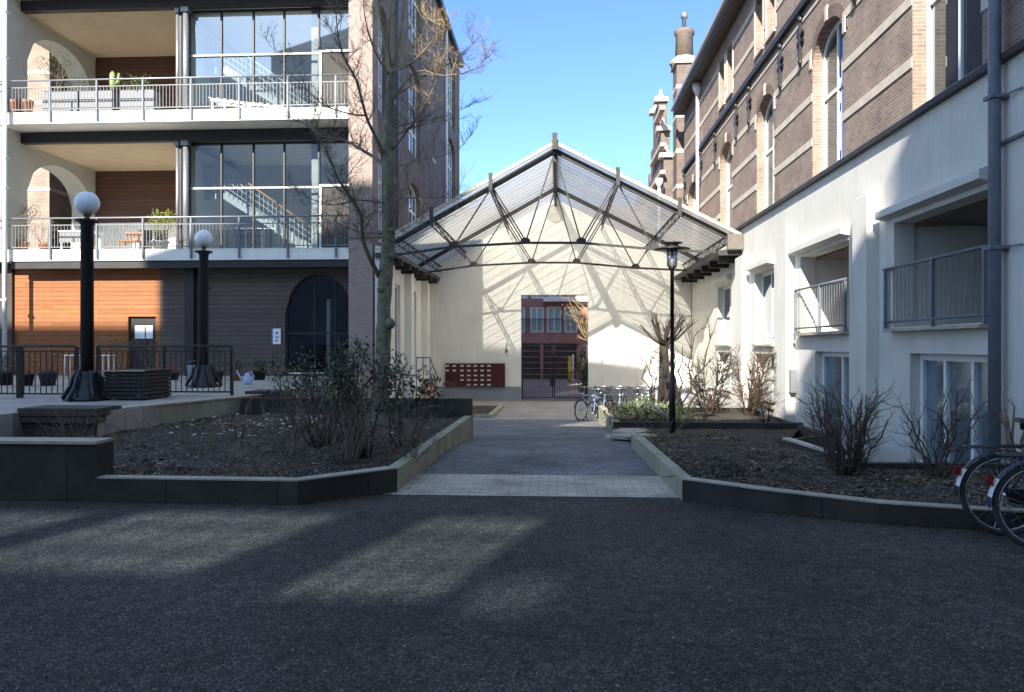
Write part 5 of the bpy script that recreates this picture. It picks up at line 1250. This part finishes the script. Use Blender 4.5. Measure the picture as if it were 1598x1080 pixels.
# pollard
b = farp(1040, 22.0); t = thing('pollard_tree', 'small pollarded tree with a crown of stubby branches behind the lamp post', 'tree', b); pr = random.Random(5)
zk = PY(1036, 540, 22.0).z; m = MB(); k0 = Vector((xat(1036, 22), 22, zk)); m.path([b - Vector((0, 0, .1)), b.lerp(k0, .5) + Vector((.04, 0, 0)), k0], [.14, .11, .12], 9); m.path([b + Vector((-.2, .1, -.1)), b + Vector((-.14, .1, .9)), k0 - Vector((.06, 0, .1))], [.08, .07, .07], 7); m.build('trunk', 'stem_dark', t)
m = MB()
for k in range(15):
    a = pr.uniform(0, 6.28); d = Vector((math.cos(a) * pr.uniform(.3, 1), math.sin(a) * pr.uniform(.3, 1), pr.uniform(.45, 1.0))).normalized(); L = pr.uniform(.55, .95)
    p1 = k0 + d * L * .5 + Vector((0, 0, -.04)); p2 = k0 + d * L + Vector((0, 0, .08)); m.path([k0, p1, p2], [.05, .035, .028], 6)
    for _ in range(7): dd = (d + Vector((pr.uniform(-1, 1), pr.uniform(-1, 1), pr.uniform(-.2, 1.2)))).normalized(); m.path([p1.lerp(p2, pr.uniform(.4, 1)), p2 + dd * pr.uniform(.1, .3)], [.012, .005], 4, cap=False)
m.build('crown', 'stem_dark', t, fix=False)
# ground cover: separate low plants
gr = random.Random(9); gc = ['pale leaved low plant at the left corner of the far bed', 'low green plant behind the broken slabs', 'low olive plant left of the lamp post', 'low bright green plant beside the lamp post', 'low yellowish plant right of the lamp post', 'low grassy plant in the middle of the far bed']
for k, (px, Y, r) in enumerate([(968, 18.8, .42), (990, 19.6, .4), (1016, 18.7, .36), (1008, 20.6, .45), (1066, 18.7, .42), (1040, 19.6, .4)]):
    c = farp(px, Y); t = thing('low_plant', gc[k], 'plant', c, 'low green plants in the far bed'); m = MB(); stems(m, c, 10, r * 1.3, r * .9, .006, gr, 3, .1, 1, .15); m.build('stem', 'twig', t, fix=False)
    m = MB(); leaves(m, c + Vector((0, 0, r * .55)), r * 1.1, r, r * .65, 420, .10, .035, gr); m.build('foliage', 'leaf_mid' if k in (0, 1, 3) else ('leaf_olive' if k == 5 else 'leaf_yellow' if k == 4 else 'leaf_mid'), t, fix=False)
p, q = PY(1015, 628, 18.4), PY(1048, 655, 18.2); m = MB(); m.tube(p, q, .02, None, 6); tag(m.build('wooden_stake', 'band'), 'pale stake leaning in the far bed next to the lamp post', 'stake')
# soil heap
p = soilR(1098, 746); p.x += .2; p.y += .22; hp = MB(); hr_ = random.Random(2); ring = []
vs = []; fs = []; N = 16
for j, (rr, zz) in enumerate(((.32, -.04), (.27, .06), (.19, .12), (.08, .155), (0.001, .16))):
    for k in range(N): a = 6.283 * k / N; j_ = 1 + .25 * noise.noise(Vector((math.cos(a) * 1.5, math.sin(a) * 1.5, j * .6))); vs.append((p.x + rr * 1.15 * j_ * math.cos(a), p.y + rr * j_ * math.sin(a), p.z + .03 + zz * (1 + .2 * hr_.uniform(-1, 1))))
for j in range(4):
    for k in range(N): l = (k + 1) % N; fs.append((j * N + k, j * N + l, (j + 1) * N + l, (j + 1) * N + k))
hp.add(vs, fs, True); tag(hp.build('soil_heap', 'soil'), 'dark heap of soil by the path end of the right bed', 'soil heap')
# ivy and street tree seen through the gate
q = PY(911, 622, 38.0); t = thing('ivy_post', 'ivy covered post just outside the gate', 'ivy', (q.x, 38, -.8)); m = MB(); m.tube((q.x, 38, -.8), (q.x, 38, 1.2), .12, .1, 8); m.build('post', 'bark', t)
m = MB(); leaves(m, (q.x, 38, .35), .38, .35, 1.2, 900, .12, .09); m.build('foliage', 'leaf_dark', t, fix=False)
q = PY(916, 600, 46.0); t = thing('street_tree', 'bare street tree with a few orange leaves beyond the gate', 'tree', (q.x + .6, 46, -.8)); m = MB(); base = Vector((q.x + .6, 46, -.8)); m.path([base, base + Vector((.05, 0, 2.5)), base + Vector((0, 0, 5))], [.14, .11, .08], 8); m.build('trunk', 'bark', t)
m = MB(); tips = stems(m, base + Vector((0, 0, 2.3)), 16, 3.2, 2.0, .04, random.Random(3), 5, .12, 6, .8); m.build('branches', 'twig_gold', t, fix=False)
m = MB()
for p in tips: leaves(m, p - Vector((0, 0, .6)), .6, .6, .6, 18, .12, .08)
m.build('foliage', 'leaf_brown', t, fix=False)

# ================================================================ BICYCLES
def make_bike(label, paint, group, r=.345, guard='bike_black', tail='mud_white', basket=False):
    t = thing('bicycle', label, 'bicycle', (0, 0, 0), group)
    for cx in (0.0, 1.1):
        m = MB(); m.path([(cx + (r - .02) * math.cos(a), 0, r + (r - .02) * math.sin(a)) for a in [2 * math.pi * k / 36 for k in range(36)]], .02, 8, closed=True); w = m.build('wheel', 'tyre', t)
        m = MB(); m.path([(cx + (r - .045) * math.cos(a), 0, r + (r - .045) * math.sin(a)) for a in [2 * math.pi * k / 36 for k in range(36)]], .011, 6, closed=True)
        m.tube((cx, -.05, r), (cx, .05, r), .022, None, 10)
        m.build('rim', 'chrome', w)
        m = MB()
        for k in range(24): a = 2 * math.pi * k / 24; b_ = a + (.5 if k % 2 else -.5); m.tube((cx + .02 * math.cos(b_), (.03 if k % 4 < 2 else -.03), r + .02 * math.sin(b_)), (cx + (r - .045) * math.cos(a), 0, r + (r - .045) * math.sin(a)), .0018, None, 3)
        m.build('spokes', 'chrome', w)
        g = MB(); a0, a1 = (-.15, 3.2) if cx == 0 else (.25, 2.9)
        n = 18; R_ = r + .028; vs = []; fs = []
        for k in range(n + 1):
            a = a0 + (a1 - a0) * k / n
            for yy, rr in ((-.028, R_ - .012), (-.014, R_), (.014, R_), (.028, R_ - .012)): vs.append((cx + rr * math.cos(a), yy, r + rr * math.sin(a)))
        for k in range(n):
            for j in range(3): fs.append((4 * k + j, 4 * k + j + 1, 4 * k + j + 5, 4 * k + j + 4))
        g.add(vs, fs, True); gd = g.build('mudguard', guard, t)
        if cx == 0 and tail:
            g = MB(); vs = []; fs = []; n = 5
            for k in range(n + 1):
                a = 2.55 + .42 * k / n
                for yy, rr in ((-.031, R_ - .012), (-.015, R_ + .004), (.015, R_ + .004), (.031, R_ - .012)): vs.append((cx + rr * math.cos(a), yy, r + rr * math.sin(a)))
            for k in range(n):
                for j in range(3): fs.append((4 * k + j, 4 * k + j + 1, 4 * k + j + 5, 4 * k + j + 4))
            g.add(vs, fs, True); g.build('tail_band', tail, gd)
    m = MB(); bb, st, hd0, hd1 = (.43, 0, .29), (.29, 0, .80), (.94, 0, .90), (.985, 0, .66)
    for p, q, rr in ((bb, st, .016), (bb, (.975, 0, .70), .018), ((.31, 0, .74), (.955, 0, .84), .015), (hd0, hd1, .019)): m.tube(p, q, rr, None, 8)
    for y in (-.055, .055): m.tube(bb, (0, y, r), .010, None, 6); m.tube((.30, 0, .76), (0, y, r), .009, None, 6); m.path([(.985, y * .7, .66), (1.03, y, .52), (1.1, y, r)], .011, 6)
    m.build('frame', paint, t)
    m = MB(); m.tube((.30, 0, .79), (.265, 0, .92), .013, None, 8); m.build('seat_post', 'chrome', t)
    m = MB(); n = 9; vs = []; fs = []
    for k in range(n + 1):
        f = k / n; x = .12 + .29 * f; w_ = .105 * (1 - f) ** .7 + .02; zt_ = .985 - .02 * math.sin(f * 3.1)
        for yy, dz in ((-1, -.045), (-.75, -.005), (0, 0.0), (.75, -.005), (1, -.045)): vs.append((x, yy * w_, zt_ + dz))
    for k in range(n):
        for j in range(4): fs.append((5 * k + j, 5 * k + j + 1, 5 * k + j + 6, 5 * k + j + 5))
    fs.append((0, 1, 2, 3, 4)); m.add(vs, fs, True)
    for y in (-.05, .05): m.lathe([(.012, .88), (.02, .9), (.02, .95)], (.16, y, 0), 8)
    m.build('saddle', 'saddle', t)
    m = MB(); m.path([(.94, 0, .90), (.915, 0, 1.04), (.93, 0, 1.07)], .012, 7); m.path([(.66, -.28, 1.04), (.78, -.27, 1.06), (.9, -.2, 1.08), (.94, -.08, 1.07), (.94, .08, 1.07), (.9, .2, 1.08), (.78, .27, 1.06), (.66, .28, 1.04)], .011, 7)
    hb = m.build('handlebar', 'chrome', t)
    for y in (-.28, .28): m = MB(); m.tube((.66, y, 1.04), (.78, y * .97, 1.06), .017, None, 8); m.build('grip', 'saddle', hb)
    m = MB()
    for y in (-.07, 0, .07): m.tube((-.30, y, .735), (.26, y * .7, .755), .007, None, 6)
    for x in (-.29, -.1, .1): m.tube((x, -.07, .737), (x, .07, .737), .007, None, 6)
    for y in (-.07, .07): m.tube((-.2, y, .735), (0, y * .8, r), .006, None, 6); m.tube((-.02, y, .74), (0, y * .8, r), .006, None, 6)
    m.build('carrier', 'bike_black', t)
    m = MB(); m.prism([(.01, -.05, r + .06), (.43, -.05, .29 + .11), (.52, -.05, .29), (.43, -.05, .29 - .11), (.01, -.05, r - .05)], (0, -.03, 0)); m.build('chain_case', 'bike_black', t)
    for s_ in (-1, 1): m = MB(); m.bar(bb, (.43 + .16 * s_, s_ * .11, .29 - .05 * s_), .02); m.box(.43 + .16 * s_ - .05, .43 + .16 * s_ + .05, s_ * .11, s_ * .19, .29 - .05 * s_ - .012, .29 - .05 * s_ + .012); m.build('pedal', 'saddle', t)
    m = MB(); m.box(-.385, -.345, -.03, .03, .50, .57); m.build('rear_light', 'red_lens', t)
    m = MB(); m.lathe([(.01, -.05), (.04, -.03), (.045, .03), (.01, .035)], (1.03, 0, .86), 10); m.build('headlight', 'chrome', t)
    m = MB(); m.tube((.36, .05, .28), (.30, .2, .01), .009, None, 6); m.build('kickstand', 'chrome', t)
    if basket:
        m = MB(); m.prism([(1.03, -.17, .9), (1.33, -.17, .9), (1.30, -.15, .66), (1.06, -.15, .66)], (0, .34, 0)); m.build('basket', 'box_wood', t)
    return t
def put(b, p, rz): b.location = p; b.rotation_euler = (0, 0, rz)
gN = 'bicycles parked at the right edge'
b1 = make_bike('black bicycle with a white mudguard tail parked against the right bed edge', 'bike_black', gN); p = PZ(1567, 836, 0); put(b1, (p.x, p.y, 0), R(-6))
b2 = make_bike('bicycle with navy mudguards and a white tail nearest the viewer at the right edge', 'bike_black', gN, guard='mud_navy'); p = PZ(1626, 861, 0); put(b2, (p.x, p.y, 0), R(-10))
gB = 'bicycles parked by the gateway'
far = [('pale blue bicycle standing nearest the gateway, its front wheel turned to the path', 'bike_blue', 1.42, 25.7, -128), ('black bicycle with a high saddle, second from the gateway', 'bike_black', 1.75, 26.4, -110), ('blue bicycle, third from the gateway behind the bed corner', 'bike_blue', 2.25, 26.5, -105),
       ('black bicycle in the middle of the row behind the low green plants', 'bike_black', 2.75, 26.6, -80), ('red bicycle in the row behind the low green plants', 'bike_red', 3.2, 26.5, -100), ('teal bicycle behind the pollard tree', 'bike_teal', 3.65, 26.6, -78), ('second red bicycle just left of the lamp post', 'bike_red', 4.05, 26.5, -95),
       ('silver bicycle behind the clipped dark shrub', 'bike_silver', 4.75, 25.4, -115), ('pale blue bicycle leaning close behind the first one by the gateway', 'bike_blue', 1.62, 24.7, -122), ('silver bicycle just behind the bed corner', 'bike_silver', 2.0, 25.2, -95),
       ('silver bicycle in front of the black one in the middle of the row', 'bike_silver', 2.5, 25.3, -84), ('pale blue bicycle before the red one in the row', 'bike_blue', 3.0, 25.2, -102),
       ('reddish bicycle beside the silver one at the cream wall', 'bike_red', 5.1, 26.3, -105)]
for lb, pt, x, y, a in far:
    bk = make_bike(lb, pt, gB, guard='bike_black' if pt != 'bike_silver' else 'chrome', tail=None); c_, s_ = math.cos(R(a)), math.sin(R(a))
    put(bk, (x, y, -.8), R(a))

# ================================================================ LITTER
lr = random.Random(77)
def bed_point():
    while True:
        k = lr.random()
        if k < .52: x, y = lr.uniform(-8.5, -1.9), lr.uniform(7.85, 14.5); z = zl(x, y)
        elif k < .86: x, y = lr.uniform(1.4, 5.6), lr.uniform(6.7, 9.2); z = zr(x, y)
        else: x, y = lr.uniform(1.4, 3.2), lr.uniform(9.3, 16); z = zr(x, y)
        if x > 1 and y < 8.22 - .5 * (x - 1.27): continue
        if noise.noise(Vector((x * 1.1, y * 1.1, 7.7))) + .5 * noise.noise(Vector((x * 3, y * 3, 1.7))) + lr.uniform(-.25, .35) < 0: continue
        return x, y, z
def litter(n, a, b, matn, nm):
    m = MB()
    for _ in range(n):
        x, y, z = bed_point(); t = lr.uniform(0, 6.28); L = lr.uniform(a, b)
        m.leaf((x, y, z + .012), (math.cos(t), math.sin(t), lr.uniform(-.2, .5)), (lr.uniform(-.5, .5), lr.uniform(-.5, .5), 1), L, L * lr.uniform(.35, .8))
    struct(nm, m, matn, 'stuff')
litter(3600, .015, .05, 'litter', 'leaf_litter'); litter(3600, .03, .085, 'leaf_rust', 'leaf_litter'); litter(160, .05, .09, 'litter', 'leaf_litter')
m = MB()
for _ in range(260):                                               # bleached leaves drifted at the back of the left bed
    x, y = lr.gauss(-4.6, .8), lr.gauss(12.9, .7); t = lr.uniform(0, 6.28); L = lr.uniform(.05, .11)
    if x > -1.8 or y > 14.6: continue
    m.leaf((x, y, zl(x, y) + .02), (math.cos(t), math.sin(t), lr.uniform(-.1, .4)), (lr.uniform(-.5, .5), lr.uniform(-.5, .5), 1), L, L * lr.uniform(.4, .8))
struct('drifted_leaves', m, 'band', 'stuff')
m = MB()
for _ in range(500):
    x, y, z = bed_point(); t = lr.uniform(0, 6.28); L = lr.uniform(.12, .4); m.path([(x, y, z + .01), (x + L * .5 * math.cos(t), y + L * .5 * math.sin(t), z + lr.uniform(.015, .05)), (x + L * math.cos(t + .3), y + L * math.sin(t + .3), z + .02)], [.004, .005, .003], 4, cap=False)
struct('fallen_twigs', m, 'twig_pale', 'stuff')
m = MB()
for _ in range(650):
    y = 2.8 + 9 * lr.random() ** 1.3; x = lr.uniform(-.72, .66) * y
    if not (y < 7.6 or (-1.6 < x < 1.15 and y < 12)) or (x > 1.1 and y > 6.4): continue
    a = lr.uniform(0, 6.28); L = lr.choice((.008, .012, .018, .03)); m.leaf((x, y, .008), (math.cos(a), math.sin(a), .1), (lr.uniform(-.3, .3), lr.uniform(-.3, .3), 1), L, L * lr.uniform(.25, .7))
struct('scattered_debris', m, 'litter', 'stuff')
m = MB()
for _ in range(900):                                               # leaves and grit blown against the kerbs
    k = lr.random()
    if k < .45: f = lr.random(); x = -6.6 + 4.0 * f; y = 7.6 - abs(lr.gauss(0, .10))
    elif k < .6: f = lr.random(); x = -2.57 + .84 * f; y = 7.60 + .76 * f - abs(lr.gauss(0, .09)) - .02
    elif k < .75: y = lr.uniform(8.5, 14.5); x = -1.72 + abs(lr.gauss(0, .07)) + .02
    else: f = lr.random(); x = 1.3 + 2.3 * f; y = 8.02 - 1.14 * f ** .8 - abs(lr.gauss(0, .09)) - .03
    a = lr.uniform(0, 6.28); L = lr.uniform(.012, .05); m.leaf((x, y, gz(y) + .010), (math.cos(a), math.sin(a), .15), (lr.uniform(-.3, .3), lr.uniform(-.3, .3), 1), L, L * lr.uniform(.3, .8))
struct('kerb_litter', m, 'leaf_rust', 'stuff')
